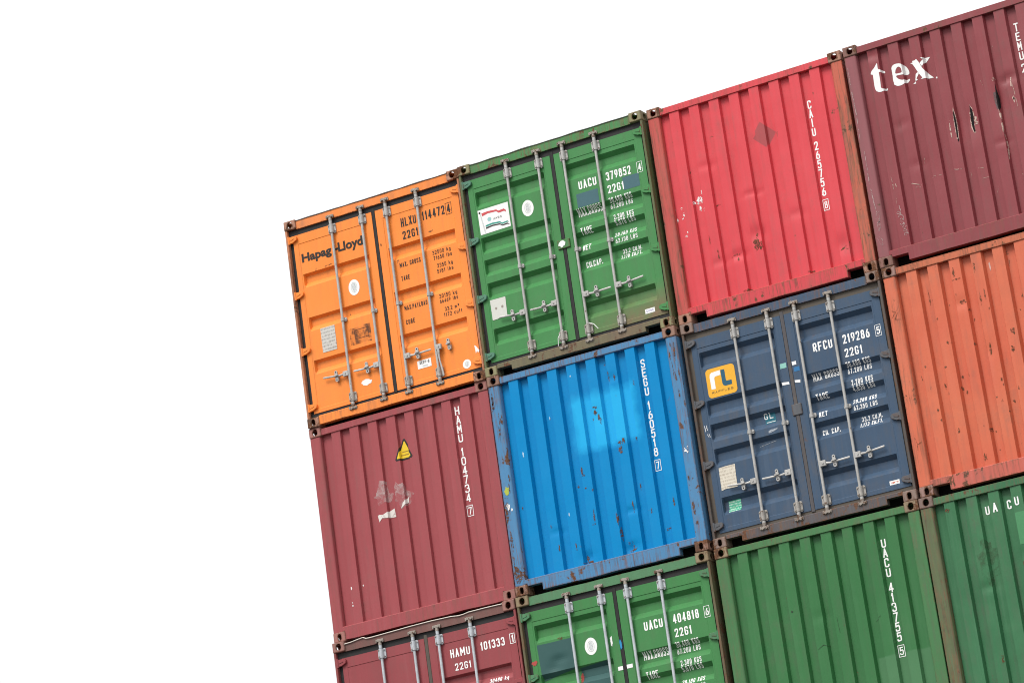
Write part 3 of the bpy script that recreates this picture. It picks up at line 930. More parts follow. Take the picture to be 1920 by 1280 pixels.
        for v in me.vertices:
            v.co = (x0 + (v.co.x - a) / (b - a) * (x1 - x0), z0 + (v.co.y - c) / (d - c) * (z1 - z0), 0)
        me = lay(me, s.surf if surf == 'own' else surf, lift, bend=(surf == 'own'))
        return add(name, me, mat, s.host(x0) if surf == 'own' else s.root)
    def column(s, letters, x0, x1, z_top, pitch, h, mat, conv=0.0, digit=None):
        """letters painted one under the other; None leaves a gap of half a pitch"""
        z = z_top
        for ch in letters:
            if ch == ' ': z -= pitch * 0.53; continue
            w = (x1 - x0)
            a, b = x0, x1
            if ch in '1I': a, b = x0 + w * 0.22, x1 - w * 0.26
            s.text(ch, a, b, z - h, z, mat, conv=conv, wt=0.15)
            z -= pitch
        if digit:
            z += pitch - h - 0.040
            w = x1 - x0
            s.frame(x0 - 0.012, x1 + 0.012, z - 0.130, z, 0.007, mat, conv)
            s.text(digit, x0 + w * 0.10, x1 - w * 0.10, z - 0.108, z - 0.022, mat, conv=conv, wt=0.135)
    def frame(s, x0, x1, z0, z1, w, mat, conv=0.05, name='lettering_frame'):
        s.poly(name, [rect(x0, x1, z0, z1), rect(x0 + w, x1 - w, z0 + w, z1 - w)[::-1]], mat, 0.0026, conv=conv)

BACK = None
def make_back():
    b = Blank(amp=0.0)
    me = b.mesh()
    for v in me.vertices: v.co.y = L - v.co.y
    me.flip_normals()
    return me
BACK = make_back()

# ------------------------------------------------------------------ the yard
bm = bmesh.new()
bmesh.ops.create_grid(bm, x_segments=2, y_segments=2, size=900)
gm = bpy.data.materials.new('yard_asphalt')
t = NT(gm)
co = t.coord()
n1, n2 = t.noise(co, 0.15, 5, 0.6), t.noise(co, 3.0, 6, 0.65)
c = t.mix(t.ramp(n1, 0.3, 0.7), (0.055, 0.054, 0.052), (0.085, 0.083, 0.080))
c = t.mix(t.ramp(n2, 0.45, 0.75, 0, 0.5), c, (0.04, 0.04, 0.038))
t.l.new(c, t.b.inputs['Base Color']); t.b.inputs['Roughness'].default_value = 0.85
YB = ZTOP + origin(0, 5).z + HB - 0.0005
gr = add('ground', to_mesh(bm, 'ground'), gm, None, (0, 0, YB), 'structure')

# ------------------------------------------------------------------ colours
def scheme(nm, col, seed, rust=0.2, dirt=0.3, frust=0.45, crust=0.8, edge=0.5, fcol=None, extra=None, castcol=None, **kw):
    fcol = fcol or col
    return dict(panel=paint(nm + '_panel_paint', col, seed, rust, dirt, extra=extra, **kw),
                frame=paint(nm + '_frame_paint', fcol, seed + 0.5, frust, dirt + 0.25, edge=edge, grain=min(0.85, frust * 1.5), **kw),
                cast=paint(nm + '_casting_paint', mul(castcol or mul(fcol, 0.7), 1.35), seed + 0.8, crust, 0.8, edge=0.9, gloss=0.6, rnd=True))
ORANGE = (0.86, 0.245, 0.038)
GREEN = (0.048, 0.215, 0.062)
RED = (0.62, 0.052, 0.066)
TEX = (0.235, 0.042, 0.050)
HAMU = (0.315, 0.060, 0.068)
BLUE = (0.0, 0.215, 0.50)
NAVY = (0.038, 0.074, 0.130)
CORAL = (0.57, 0.115, 0.058)
GREEN2 = (0.030, 0.146, 0.044)
GREEN3 = (0.027, 0.132, 0.053)

G_CORR = [(z, 0.050, 0.086, 0.064) for z in (2.235, 1.672, 1.396, 1.113, 0.556)]
O_CORR = [(z, 0.026, 0.082, 0.064) for z in (1.900, 1.350, 0.812)]

def emblem_oval(b, cx, cz, rx=0.077, rz=0.098, conv=0.05):
    b.poly('sticker', [oval(cx, cz, rx, rz)], M_STICK, 0.0020, 'white oval inspection sticker with a grey emblem', conv=conv)
    b.poly('emblem', [oval(cx, cz, rx * 0.56, rz * 0.66), oval(cx, cz, rx * 0.48, rz * 0.58)[::-1]], M_EMB, 0.0030, conv=conv)
    b.poly('emblem', [oval(cx, cz + 0.002, rx * 0.36, rz * 0.50)], M_EMB, 0.0030, conv=conv)

# ================================================================== TOP ROW
# ---- orange doors
mt = scheme('orange', ORANGE, 1, rust=0.10, dirt=0.24, frust=0.16, edge=0.35, crust=0.72, castcol=(0.30, 0.15, 0.10))
mt['lip'] = paint('orange_roof_edge', (0.07, 0.04, 0.03), 1.9, 0.6, 0.8)
mt['header'] = paint('orange_header_paint', mul(ORANGE, 0.95), 1.3, 0.12, 0.35, fade=(0.62, 0.24, 0.13), edge=0.4)
mt['post'] = paint('orange_post_paint', (0.50, 0.20, 0.10), 1.6, 0.45, 0.7, grain=0.7, edge=0.5)
b = Box(0, 0, 'orange container with closed doors, black lettering and small white stickers', mt)
b.doors(Door(O_CORR, dep=0.046, seed=1.0), hz=0.535, fold=3, rods=(0.645, 1.068, 1.412, 1.836), bent=0.006, seed=2.0, lip=True)
b.text('Hapag', 0.200, 0.618, 1.995, 2.136, M_BLACK, bold=0.035, sans=True)
b.text('-', 0.668, 0.712, 2.056, 2.082, M_BLACK, bold=0.02, sans=True)
b.text('Lloyd', 0.712, 1.058, 1.990, 2.140, M_BLACK, bold=0.035, sans=True)
b.text('HLXU', 1.600, 1.808, 2.090, 2.198, M_BLACK, 0.0)
b.text('114472', 1.892, 2.200, 2.092, 2.200, M_BLACK, 0.0)
b.text('4', 2.232, 2.278, 2.094, 2.196, M_BLACK, 0.0)
b.frame(2.214, 2.296, 2.074, 2.216, 0.005, M_BLACK)
b.text('22G1', 1.602, 1.816, 1.934, 2.032, M_BLACK, 0.0)
for s_, x0, x1, z in (('MAX. GROSS', 1.512, 1.798, 1.606), ('TARE', 1.512, 1.626, 1.440), ('MAX.PAYLOAD', 1.502, 1.812, 1.073), ('CUBE', 1.499, 1.618, 0.902)):
    b.text(s_, x0, x1, z, z + 0.056, M_BLACK, 0.004)
for s_, x0, x1, z in (('32500 kg', 1.966, 2.212, 1.640), ('71650 lbs', 1.973, 2.220, 1.573), ('2350 kg', 2.008, 2.216, 1.472), ('5181 lbs', 1.998, 2.216, 1.403), ('30150 kg', 1.981, 2.221, 1.098), ('66469 lbs', 1.981, 2.224, 1.036), ('33.2 m³', 2.033, 2.224, 0.930), ('1172 cuft', 2.011, 2.256, 0.863)):
    b.text(s_, x0, x1, z, z + 0.047, M_BLACK, wt=0.13)
emblem_oval(b, 0.863, 1.538, 0.075, 0.098)
b.poly('data_plate', [rect(0.336, 0.534, 0.857, 1.158)], M_PLATE, 0.004, 'grey riveted data plate', conv=0.05)
b.poly('peeled_label', [[(0.725, 1.050), (0.92, 1.040), (0.93, 1.058), (1.015, 1.056), (1.015, 0.838), (0.90, 0.850), (0.78, 0.838), (0.725, 0.846)]], flat('peeled_label_film', (0.10, 0.05, 0.03), 0.6, alpha=(0.44, 0.60, 0.10, 0.75)), 0.003, 'brown remains of a peeled square label', conv=0.05)
b.frame(0.790, 0.985, 0.905, 1.020, 0.006, flat('brown_print', (0.22, 0.07, 0.03), 0.6), name='label_print')
b.poly('sticker', [rect(1.576, 1.762, 0.330, 0.428)], M_STICK, 0.0025, 'white inspection label', conv=0.05)
b.text('ACEP-D', 1.606, 1.738, 0.380, 0.416, M_BLACK, 0.006, lift=0.0035)
b.poly('print_line', [rect(1.640, 1.710, 0.348, 0.362)], M_EMB, 0.0035, conv=0.05)
b.poly('sticker', [oval(2.223, 0.231, 0.055, 0.055)], M_STICK, 0.0025, 'round white sticker', conv=0.05)
b.frame(2.200, 2.246, 0.205, 0.256, 0.007, M_EMB, name='emblem')
b.poly('emblem', [rect(2.214, 2.232, 0.196, 0.266)], M_EMB, 0.0034, conv=0.05)
b.many('torn_sticker', [blob(0.873, 0.358, 0.070, 0.034, 3, jag=0.4)], M_STICK, conv=0.05, label='scraped white remains of a sticker')
b.many('torn_sticker', [[(2.352, 0.425), (2.372, 0.410), (2.410, 0.350), (2.392, 0.325), (2.378, 0.350), (2.360, 0.325)]], M_STICK, conv=0.05, label='torn white triangle of a sticker')
b.many('paint_chip', [blob(0.55, 1.905, 0.055, 0.008, 7, jag=0.5, rot=0.05), blob(1.30, 1.95, 0.008, 0.014, 8), blob(1.98, 1.935, 0.035, 0.008, 9, rot=0.1)], M_RUST, conv=0.05)

# ---- green doors, top
mt = scheme('green', GREEN, 2, rust=0.06, dirt=0.35, frust=0.38, edge=0.7, crust=0.62, castcol=(0.17, 0.16, 0.08))
mt['lip'] = paint('green_roof_edge', (0.03, 0.06, 0.03), 2.9, 0.3, 0.8)
mt['sill'] = paint('green_sill_paint', (0.13, 0.13, 0.07), 2.3, 0.52, 0.8, fade=(0.25, 0.11, 0.08), edge=0.6)
mt['post'] = paint('green_post_paint', (0.10, 0.14, 0.055), 2.6, 0.42, 0.8, grain=0.7, edge=0.7)
mt['hinge2'] = paint('green_right_hinge_paint', GREEN, 2.9, 0.12, 0.4, edge=0.4)
mt['hinge'] = paint('green_hinge_paint', (0.075, 0.20, 0.13), 2.8, 0.10, 0.4, edge=0.4)
def grime_low(t, c, co):     # brown deposit over the lower right corner
    x, z = t.axis(t.coord(), 0), t.axis(t.coord(), 2)
    k = t.math('MULTIPLY', t.ramp(z, 0.62, 0.20), t.ramp(x, 1.05, 2.0))
    n = t.noise(co, 3.0, 6, 0.65)
    return t.mix(t.math('MULTIPLY', k, t.ramp(n, 0.30, 0.62, 0.25, 0.95)), c, (0.19, 0.115, 0.070))
mt['panel'] = paint('green_door_paint', GREEN, 2, 0.05, 0.30, extra=grime_low)
b = Box(1, 0, 'green container with closed doors, white flag plate and blue-grey paint patches', mt)
b.doors(Door(G_CORR, seed=2.0), notch=0.055, hz=0.645, rods=(0.632, 1.046, 1.380, 1.800), seal=M_RUB, bent=0.004, seed=4.0, lip=True)
def door_print(b, owner, num, chk, typ, gross, tare, net, cap, wh=M_WHITE, thin=False, ox=0.0, labels=('MAX.GROSS', 'TARE', 'NET', 'CU.CAP.'), lh=0.072):
    b.text(owner, 1.530 + ox, 1.762 + ox, 1.876, 1.980, wh)
    b.text(num, 1.890 + ox, 2.208 + ox, 1.880, 1.982, wh)
    b.text(chk, 2.304, 2.344, 1.886, 1.970, wh)
    b.frame(2.288, 2.360, 1.864, 1.992, 0.005, wh)
    b.text(typ, 1.888 + ox, 2.096 + ox, 1.727, 1.822, wh, 0.0 if thin else 0.012)
    for (s_, x0, x1, z), h in zip(((labels[0], 1.475, 1.786, 1.552), (labels[1], 1.472, 1.620, 1.340), (labels[2], 1.472, 1.572, 1.145), (labels[3], 1.484, 1.694, 0.930)), (lh * 1.25, lh * 1.1, lh, lh)):
        b.text(s_, x0 + ox, x1 + ox, z, z + h, wh, 0.004)
    for s_, x0, x1, z in ((gross[0], 1.885, 2.172, 1.612), (gross[1], 1.893, 2.178, 1.534), (tare[0], 1.912, 2.166, 1.402), (tare[1], 1.918, 2.172, 1.332), (net[0], 1.897, 2.175, 1.190), (net[1], 1.890, 2.170, 1.120), (cap[0], 1.963, 2.204, 0.972), (cap[1], 1.934, 2.202, 0.911)):
        b.text(s_, x0 + ox * 0.5, x1 + ox * 0.5, z, z + (0.052 if z < 1.25 else 0.058), wh, wt=0.135)
door_print(b, 'UACU', '379852', '4', '22G1', ('30.480 KGS', '67.200 LBS'), ('2.300 KGS', '5.070 LBS'), ('28.180 KGS', '62.130 LBS'), ('33.2 CU.M.', '1.170 CU.FT.'))
PATCH = flat('blue_grey_touch_up_paint', (0.055, 0.13, 0.15), 0.45)
b.poly('paint_patch', [rect(1.482, 1.762, 1.665, 1.830)], PATCH, 0.0014, 'blue-grey touch-up patch', conv=0.05)
b.poly('paint_patch', [rect(2.088, 2.297, 1.712, 1.866)], PATCH, 0.0014, 'blue-grey touch-up patch', conv=0.05)
b.poly('flag_plate', [[(0.169, 2.010), (0.576, 2.013), (0.576, 1.714), (0.172, 1.708)]], M_STICK, 0.0022, 'white plate with a printed flag and short name')
b.poly('flag_stripe', [[(0.216, 1.966), (0.30, 1.972), (0.36, 1.966), (0.415, 1.961), (0.442, 1.94), (0.513, 1.945), (0.536, 1.927), (0.539, 1.898), (0.514, 1.917), (0.443, 1.912), (0.412, 1.939), (0.30, 1.945), (0.223, 1.929)]], flat('flag_red', (0.55, 0.08, 0.09), 0.4), 0.0032)
b.poly('flag_stripe', [[(0.250, 1.810), (0.34, 1.818), (0.442, 1.808), (0.468, 1.784), (0.539, 1.790), (0.561, 1.768), (0.538, 1.774), (0.466, 1.766), (0.44, 1.790), (0.34, 1.799), (0.251, 1.790)]], flat('flag_teal', (0.03, 0.28, 0.22), 0.4), 0.0032)
b.poly('flag_stripe', [[(0.252, 1.784), (0.34, 1.792), (0.438, 1.783), (0.47, 1.759), (0.536, 1.765), (0.565, 1.738), (0.534, 1.749), (0.471, 1.745), (0.436, 1.769), (0.34, 1.776), (0.252, 1.765)]], M_BLACK, 0.0038)
b.poly('flag_pole', [[(0.192, 1.972), (0.204, 1.972), (0.246, 1.723), (0.230, 1.725)]], M_EMB, 0.0034)
b.poly('flag_pole', [oval(0.192, 1.976, 0.013, 0.013, 12)], M_BLACK, 0.0040)
b.poly('emblem', [oval(0.310, 1.871, 0.026, 0.025, 18)], flat('pale_teal_print', (0.30, 0.52, 0.52), 0.4), 0.0034)
b.text('UASC', 0.359, 0.474, 1.850, 1.874, M_BLACK, 0.03, conv=0.0, lift=0.0036)
emblem_oval(b, 0.846, 1.845, 0.076, 0.098)
b.poly('data_plate', [[(0.196, 0.888), (0.400, 0.885), (0.394, 0.651), (0.198, 0.643)]], flat('blank_pale_plate', (0.60, 0.60, 0.55), 0.4), 0.004, 'pale data plate with two rivets', conv=0.05)
b.many('rivet', [oval(0.262, 0.775, 0.014, 0.016, 10), oval(0.345, 0.778, 0.014, 0.016, 10)], M_CAM, 0.006, conv=0.05)
b.poly('sticker', [rect(2.122, 2.245, 0.210, 0.264)], M_STICK, 0.0025, 'small white maker label', conv=0.05)
b.text('CIMC', 2.140, 2.228, 0.226, 0.250, flat('violet_print', (0.20, 0.13, 0.45), 0.5), 0.01, lift=0.0035)
bm = bmesh.new(); box(bm, 1.140, 1.300, 0.028, 0.046, 1.255, 1.365, 0.006); add('seal_bracket', to_mesh(bm, 'seal_bracket'), mt['frame'], b.leaf[1])
b.poly('sticker', [blob(1.200, 1.314, 0.045, 0.034, 5, jag=0.5)], M_STICK, 0.002, 'torn white seal sticker', surf=0.026)
bm = bmesh.new()
for p, q in (((1.405, 0.0, 0.30), (1.47, -0.01, 0.265)), ((1.47, -0.01, 0.265), (1.515, -0.004, 0.200)), ((1.03, 0.0, 0.27), (1.0, -0.01, 0.22)), ((1.0, -0.01, 0.22), (0.985, 0.0, 0.13)), ((1.03, 0.0, 0.27), (1.072, -0.004, 0.30))):
    cyl(bm, p, q, 0.0045, 6)
add('seal_wire', to_mesh(bm, 'seal_wire'), M_STICK, b.leaf[1])

# ---- red blank end
def red_ghost(t, c, co):     # ghost of a removed diamond placard
    x, z = t.axis(t.coord(), 0), t.axis(t.coord(), 2)
    u = t.math('ABSOLUTE', t.math('ADD', t.math('SUBTRACT', x, 1.362), t.math('MULTIPLY', t.math('SUBTRACT', z, 1.905), 0.10)))
    v = t.math('ABSOLUTE', t.math('SUBTRACT', z, 1.905))
    d = t.math('ADD', t.math('MULTIPLY', u, 1.10), v)
    return t.mix(t.ramp(d, 0.165, 0.150, 0, 0.62), c, (0.20, 0.065, 0.062))
mt = scheme('red', RED, 3, rust=0.12, dirt=0.30, frust=0.30, edge=0.5, crust=0.74, extra=red_ghost, castcol=(0.26, 0.13, 0.09))
mt['post0'] = paint('red_scuffed_post_paint', (0.50, 0.065, 0.060), 3.2, 0.26, 0.6, fade=(0.45, 0.12, 0.08), edge=0.7, grain=0.75)
mt['post1'] = paint('red_rusty_post_paint', (0.50, 0.085, 0.055), 3.4, 0.40, 0.8, fade=(0.42, 0.16, 0.07), edge=0.8, streak=1.3, grain=0.9)
mt['sill'] = paint('red_sill_paint', mul(RED, 0.92), 3.7, 0.40, 0.3, grain=0.7, edge=1.0)
b = Box(2, 0, 'bright red container with plain ribbed end and a faint dark diamond mark', mt)
b.blank(Blank(x0=0.268, dep=0.044, run=0.013, seed=3.0, amp=0.004, dents=((1.10, 0.80, 0.07, 0.08, 0.020), (0.84, 0.62, 0.09, 0.05, 0.016), (2.09, 0.40, 0.07, 0.10, 0.020), (0.62, 1.75, 0.10, 0.04, 0.008), (1.12, 1.28, 0.12, 0.03, 0.010), (0.60, 0.60, 0.08, 0.04, 0.010), (1.60, 0.9, 0.08, 0.05, 0.010))), notch=0.080, bent=0.006, seed=5.0)
b.column('CAIU 265756', 1.936, 1.982, 2.142, 0.1087, 0.100, M_WHITE, digit='8', conv=0.02)
b.many('paint_chip', [blob(0.460, 1.385, 0.040, 0.045, 11, jag=0.6), blob(0.40, 1.36, 0.012, 0.02, 12), blob(0.456, 1.283, 0.012, 0.035, 13), blob(0.147, 1.345, 0.008, 0.02, 14), blob(0.225, 1.35, 0.012, 0.015, 15), blob(0.245, 1.275, 0.014, 0.022, 16), blob(0.225, 1.225, 0.010, 0.012, 17), blob(0.237, 1.015, 0.016, 0.012, 18), blob(0.27, 1.04, 0.010, 0.012, 19), blob(0.155, 1.222, 0.009, 0.020, 20), blob(0.50, 1.26, 0.014, 0.020, 21), blob(0.50, 1.47, 0.007, 0.03, 22)], M_CHIP, label='scattered white chips where paint flaked')
b.many('rust_spot', [blob(1.080, 0.690, 0.034, 0.060, 31, jag=0.8), blob(1.120, 0.655, 0.028, 0.040, 32, jag=0.8), blob(1.092, 0.79, 0.014, 0.020, 33), blob(0.815, 0.630, 0.050, 0.012, 34, jag=0.8), blob(2.085, 0.360, 0.040, 0.010, 35, jag=0.8, rot=0.5), blob(2.12, 0.345, 0.014, 0.012, 36), blob(0.679, 1.262, 0.030, 0.008, 37), blob(0.52, 0.88, 0.010, 0.05, 38), blob(0.60, 0.70, 0.008, 0.06, 39), blob(0.831, 0.570, 0.010, 0.02, 40), blob(1.66, 0.20, 0.04, 0.012, 41), blob(0.88, 0.19, 0.05, 0.012, 42)], M_RUST)

# ---- dark red blank end with the big lettering
mt = scheme('dark_red', TEX, 4, rust=0.04, dirt=0.30, frust=0.14, edge=0.45, crust=0.55, castcol=(0.16, 0.075, 0.06))
mt['post0'] = paint('dark_red_worn_post_paint', (0.25, 0.075, 0.085), 4.4, 0.16, 0.35, edge=0.9)
b = Box(3, 0, 'dark maroon container with big white serif lettering and torn gashes in its ribbed end', mt)
b.blank(Blank(x0=0.272, dep=0.052, run=0.016, seed=4.0, amp=0.003, dents=((1.13, 1.36, 0.06, 0.18, 0.018), (1.33, 1.36, 0.06, 0.18, 0.022), (1.65, 1.5, 0.05, 0.2, 0.020), (1.80, 1.70, 0.10, 0.05, 0.018), (0.33, 2.42, 0.06, 0.05, 0.020), (0.52, 1.55, 0.08, 0.05, 0.008), (0.62, 1.05, 0.08, 0.05, 0.008), (1.62, 1.02, 0.07, 0.03, 0.010))), notch=0.080, bent=0.003, seed=6.0)
LOGO = flat('big_white_lettering_paint', (0.80, 0.80, 0.78), 0.45, wear=0.06)
tT = [(0.37, 2.317), (0.367, 2.238), (0.428, 2.212), (0.428, 2.185), (0.372, 2.207), (0.372, 2.103), (0.365, 2.018), (0.387, 2.0), (0.43, 2.011), (0.421, 1.985), (0.371, 1.972), (0.338, 1.974), (0.304, 1.998), (0.295, 2.039), (0.297, 2.115), (0.3, 2.196), (0.274, 2.201), (0.285, 2.234), (0.33, 2.269)]
tE = [(0.53, 2.224), (0.568, 2.24), (0.627, 2.231), (0.68, 2.189), (0.703, 2.133), (0.701, 2.09), (0.555, 2.104), (0.575, 2.063), (0.619, 2.034), (0.657, 2.033), (0.698, 2.042), (0.691, 2.017), (0.65, 1.992), (0.609, 1.977), (0.56, 1.979), (0.521, 2.009), (0.5, 2.075), (0.506, 2.139), (0.521, 2.186)]
tEh = [(0.554, 2.125), (0.570, 2.178), (0.603, 2.203), (0.633, 2.178), (0.636, 2.118)]
tX = [[(0.731, 2.212), (0.805, 2.211), (0.823, 2.222), (0.844, 2.183), (0.873, 2.103), (0.924, 2.023), (0.971, 1.97), (0.834, 1.979), (0.858, 1.99), (0.821, 2.059), (0.783, 2.152), (0.762, 2.186)],
      [(0.853, 2.162), (0.901, 2.198), (0.87, 2.222), (0.968, 2.216), (0.943, 2.19), (0.911, 2.162), (0.876, 2.122)],
      [(0.812, 2.068), (0.824, 2.047), (0.788, 1.999), (0.804, 1.983), (0.744, 1.963), (0.726, 1.969), (0.778, 2.002), (0.789, 2.053)]]
tT, tE, tEh = rounded(tT, 0.016, True), rounded(tE, 0.022, True), rounded(tEh, 0.02, True)
b.poly('lettering', [tT], LOGO); b.poly('lettering', [tE, tEh[::-1]], LOGO)
b.many('lettering', tX + [oval(1.003, 1.960, 0.010, 0.011, 10)], LOGO, 0.0024)
b.column('TEMU', 1.964, 2.014, 2.298, 0.1105, 0.098, M_WHITE)
b.column('2', 1.964, 2.014, 1.822, 0.11, 0.098, M_WHITE)
G1 = [(1.134, 1.534), (1.141, 1.456), (1.143, 1.349), (1.14, 1.275), (1.137, 1.2), (1.123, 1.21), (1.121, 1.291), (1.121, 1.377), (1.124, 1.472)]
G2 = [(1.325, 1.52), (1.343, 1.471), (1.347, 1.406), (1.336, 1.291), (1.339, 1.216), (1.323, 1.22), (1.312, 1.277), (1.311, 1.384)]
G3 = [(1.651, 1.689), (1.656, 1.602), (1.667, 1.513), (1.663, 1.408), (1.644, 1.365), (1.629, 1.428), (1.631, 1.524)]
def grow(P, k, kz):
    cx = sum(p[0] for p in P) / len(P); cz = sum(p[1] for p in P) / len(P)
    return [(cx + (x - cx) * k, cz + (z - cz) * kz) for x, z in P]
b.many('bare_metal', [grow(G1, 1.7, 1.12), grow(G2, 1.6, 1.10), [(1.071, 1.456), (1.071, 1.37), (1.071, 1.22), (1.06, 1.223), (1.057, 1.321)], [(1.345, 1.396), (1.384, 1.373), (1.366, 1.336), (1.393, 1.307), (1.379, 1.289), (1.343, 1.3)], [(1.631, 1.407), (1.655, 1.335), (1.655, 1.25), (1.655, 1.112), (1.644, 1.11), (1.64, 1.255)], grow([(1.831, 1.48), (1.852, 1.452), (1.83, 1.411), (1.817, 1.463)], 1.2, 1.2), [(1.831, 1.71), (1.849, 1.693), (1.837, 1.654), (1.832, 1.592), (1.82, 1.595)], [(1.619, 1.747), (1.648, 1.755), (1.659, 1.73), (1.64, 1.703)], line([(1.655, 1.10), (1.66, 0.95), (1.655, 0.80)], 0.010)], M_SCRATCH, 0.0018, 'scraped pale metal around the gashes')
b.many('gash', [G1, G2, grow(G3, 0.75, 1.0), grow([(1.831, 1.475), (1.846, 1.452), (1.83, 1.425), (1.822, 1.458)], 0.7, 0.7), blob(1.133, 1.185, 0.008, 0.02, 3)], M_HOLE, 0.0045, 'dark torn gash in the sheet')
b.poly('grey_scuff', [blob(1.632, 1.50, 0.020, 0.11, 44, jag=0.3)], flat('grey_scuff', (0.13, 0.11, 0.11), 0.5, alpha=(0.3, 0.6, 0.2, 0.9)), 0.0030)
sc = [line([(0.30, 0.895), (0.334, 0.90), (0.345, 0.86)], 0.012), line([(0.50, 0.86), (0.56, 0.83), (0.632, 0.80)], 0.008), line([(0.52, 0.80), (0.63, 0.775)], 0.006), line([(0.75, 0.86), (0.88, 0.85)], 0.006), line([(1.02, 0.87), (1.06, 0.855), (1.12, 0.85)], 0.007), line([(1.25, 0.79), (1.294, 0.80), (1.36, 0.79)], 0.006), line([(1.30, 0.68), (1.406, 0.67)], 0.006), line([(0.30, 1.0), (0.31, 0.90), (0.305, 0.84)], 0.006), line([(0.69, 1.0), (0.70, 1.12)], 0.006), line([(1.86, 1.35), (1.85, 1.55), (1.842, 1.62)], 0.005)]
rr = random.Random(5)
for i in range(7):
    x, z = rr.uniform(0.3, 2.2), rr.uniform(0.3, 2.3)
    sc.append(line([(x, z), (x + rr.uniform(-0.03, 0.03), z - rr.uniform(0.02, 0.07))], 0.004))
b.many('scratch', sc, M_SCRATCH, 0.0030)
CHALK = flat('chalk_scribble', (0.40, 0.27, 0.26), 0.7, wear=0.75)
gf = [[(0.312 + 0.022 * math.sin(i * 0.62) + 0.008 * math.sin(i * 0.23) + 0.0007 * i, 0.640 - 0.0042 * i + 0.024 * math.cos(i * 0.62)) for i in range(88)]]
b.many('chalk_scribble', [line(gf[0], 0.006)], CHALK, 0.0030)
pg = [line([(0.075 + 0.03 * math.cos(i * 0.9) * (1 - i / 60), 0.62 - 0.006 * i + 0.02 * math.sin(i * 1.4)) for i in range(34)], 0.005), line([(0.03, 0.36), (0.06, 0.24)], 0.006), line([(0.05, 0.36), (0.09, 0.31), (0.07, 0.25), (0.12, 0.27)], 0.006), line([(0.055, 1.35), (0.050, 1.0), (0.062, 0.75), (0.075, 0.62)], 0.012), line([(0.03, 2.35), (0.026, 2.1), (0.036, 1.8), (0.028, 1.5)], 0.010)]
b.many('scratch', pg, CHALK, 0.0030, surf=0.010)

# ================================================================== MIDDLE ROW
# ---- maroon blank end under the orange one
mt = scheme('maroon', HAMU, 5, rust=0.0, dirt=0.28, frust=0.14, edge=0.22, crust=0.42, castcol=(0.24, 0.10, 0.085))
b = Box(0, 1, 'maroon container with ribbed end and yellow triangle sticker, under the orange doors', mt)
b.blank(Blank(x0=0.290, dep=0.040, run=0.010, seed=5.0, amp=0.002), notch=0.0, bent=0.010, seed=7.0)
b.column('HAMU 104734', 1.955, 2.015, 2.390, 0.1096, 0.100, M_WHITE, digit='7', conv=0.02)
YEL = flat('yellow_sticker', (0.75, 0.52, 0.03), 0.4)
b.poly('sticker_border', [rounded([(1.216, 2.190), (1.240, 2.190), (1.340, 1.955), (1.328, 1.938), (1.112, 1.938), (1.102, 1.955)], 0.01, True)], M_BLACK, 0.0020, 'black border of a triangle sticker')
b.poly('sticker', [[(1.223, 2.160), (1.233, 2.160), (1.312, 1.968), (1.306, 1.960), (1.132, 1.960), (1.128, 1.968)]], YEL, 0.0028, 'yellow triangle warning sticker')
b.many('print_line', [rect(1.185, 1.275, 2.030, 2.042), rect(1.172, 1.285, 1.992, 2.004)], flat('brown_sticker_print', (0.35, 0.22, 0.03), 0.5), 0.0036)
GLUE = flat('glue_remains', (0.62, 0.55, 0.53), 0.5, alpha=(0.40, 0.72, 0.05, 0.72))
b.many('glue_remains', [[(.854,1.762),(.93,1.742),(.945,1.60),(1.005,1.585),(.985,1.53),(.95,1.48),(.90,1.50),(.80,1.470),(.800,1.56),(.734,1.590),(.805,1.635)], [(1.07,1.70),(1.10,1.66),(1.164,1.668),(1.18,1.58),(1.286,1.52),(1.235,1.50),(1.22,1.42),(1.108,1.363),(1.07,1.46),(1.005,1.491),(1.05,1.56),(1.03,1.62)]], GLUE, 0.0022, 'pale glue remains of two removed placards')
PAPER = flat('torn_paper', (0.68, 0.64, 0.60), 0.6, alpha=(0.30, 0.46, 0.15, 1.0))
b.many('torn_paper', [[(0.757, 1.372), (0.85, 1.355), (0.992, 1.405), (1.000, 1.300), (0.90, 1.305), (0.835, 1.318), (0.775, 1.262)], [(1.10, 1.37), (1.19, 1.43), (1.205, 1.50), (1.17, 1.47), (1.13, 1.43)]], PAPER, 0.0034, 'torn white paper remains')
b.many('paint_chip', [blob(0.309, 0.594, 0.008, 0.020, 61), blob(0.300, 0.42, 0.006, 0.010, 62), blob(0.303, 0.388, 0.007, 0.012, 63), blob(0.45, 0.60, 0.006, 0.012, 64)], M_CHIP)

# ---- blue blank end
def blue_patch(t, c, co):    # paler blue square with soft, uneven borders
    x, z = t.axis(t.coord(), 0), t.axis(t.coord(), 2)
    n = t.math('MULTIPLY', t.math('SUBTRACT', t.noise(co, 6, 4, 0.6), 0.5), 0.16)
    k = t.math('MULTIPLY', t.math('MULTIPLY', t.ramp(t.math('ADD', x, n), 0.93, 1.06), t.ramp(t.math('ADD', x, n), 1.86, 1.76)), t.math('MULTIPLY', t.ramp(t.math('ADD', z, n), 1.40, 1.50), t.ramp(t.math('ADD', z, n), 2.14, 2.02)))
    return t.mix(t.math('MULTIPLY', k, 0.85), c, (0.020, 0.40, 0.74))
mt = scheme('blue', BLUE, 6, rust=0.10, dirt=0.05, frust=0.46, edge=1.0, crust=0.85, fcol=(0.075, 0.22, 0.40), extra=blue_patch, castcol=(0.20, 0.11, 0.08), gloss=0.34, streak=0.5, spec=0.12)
b = Box(1, 1, 'bright blue container with plain ribbed end, pale blue patch and rust-worn posts', mt)
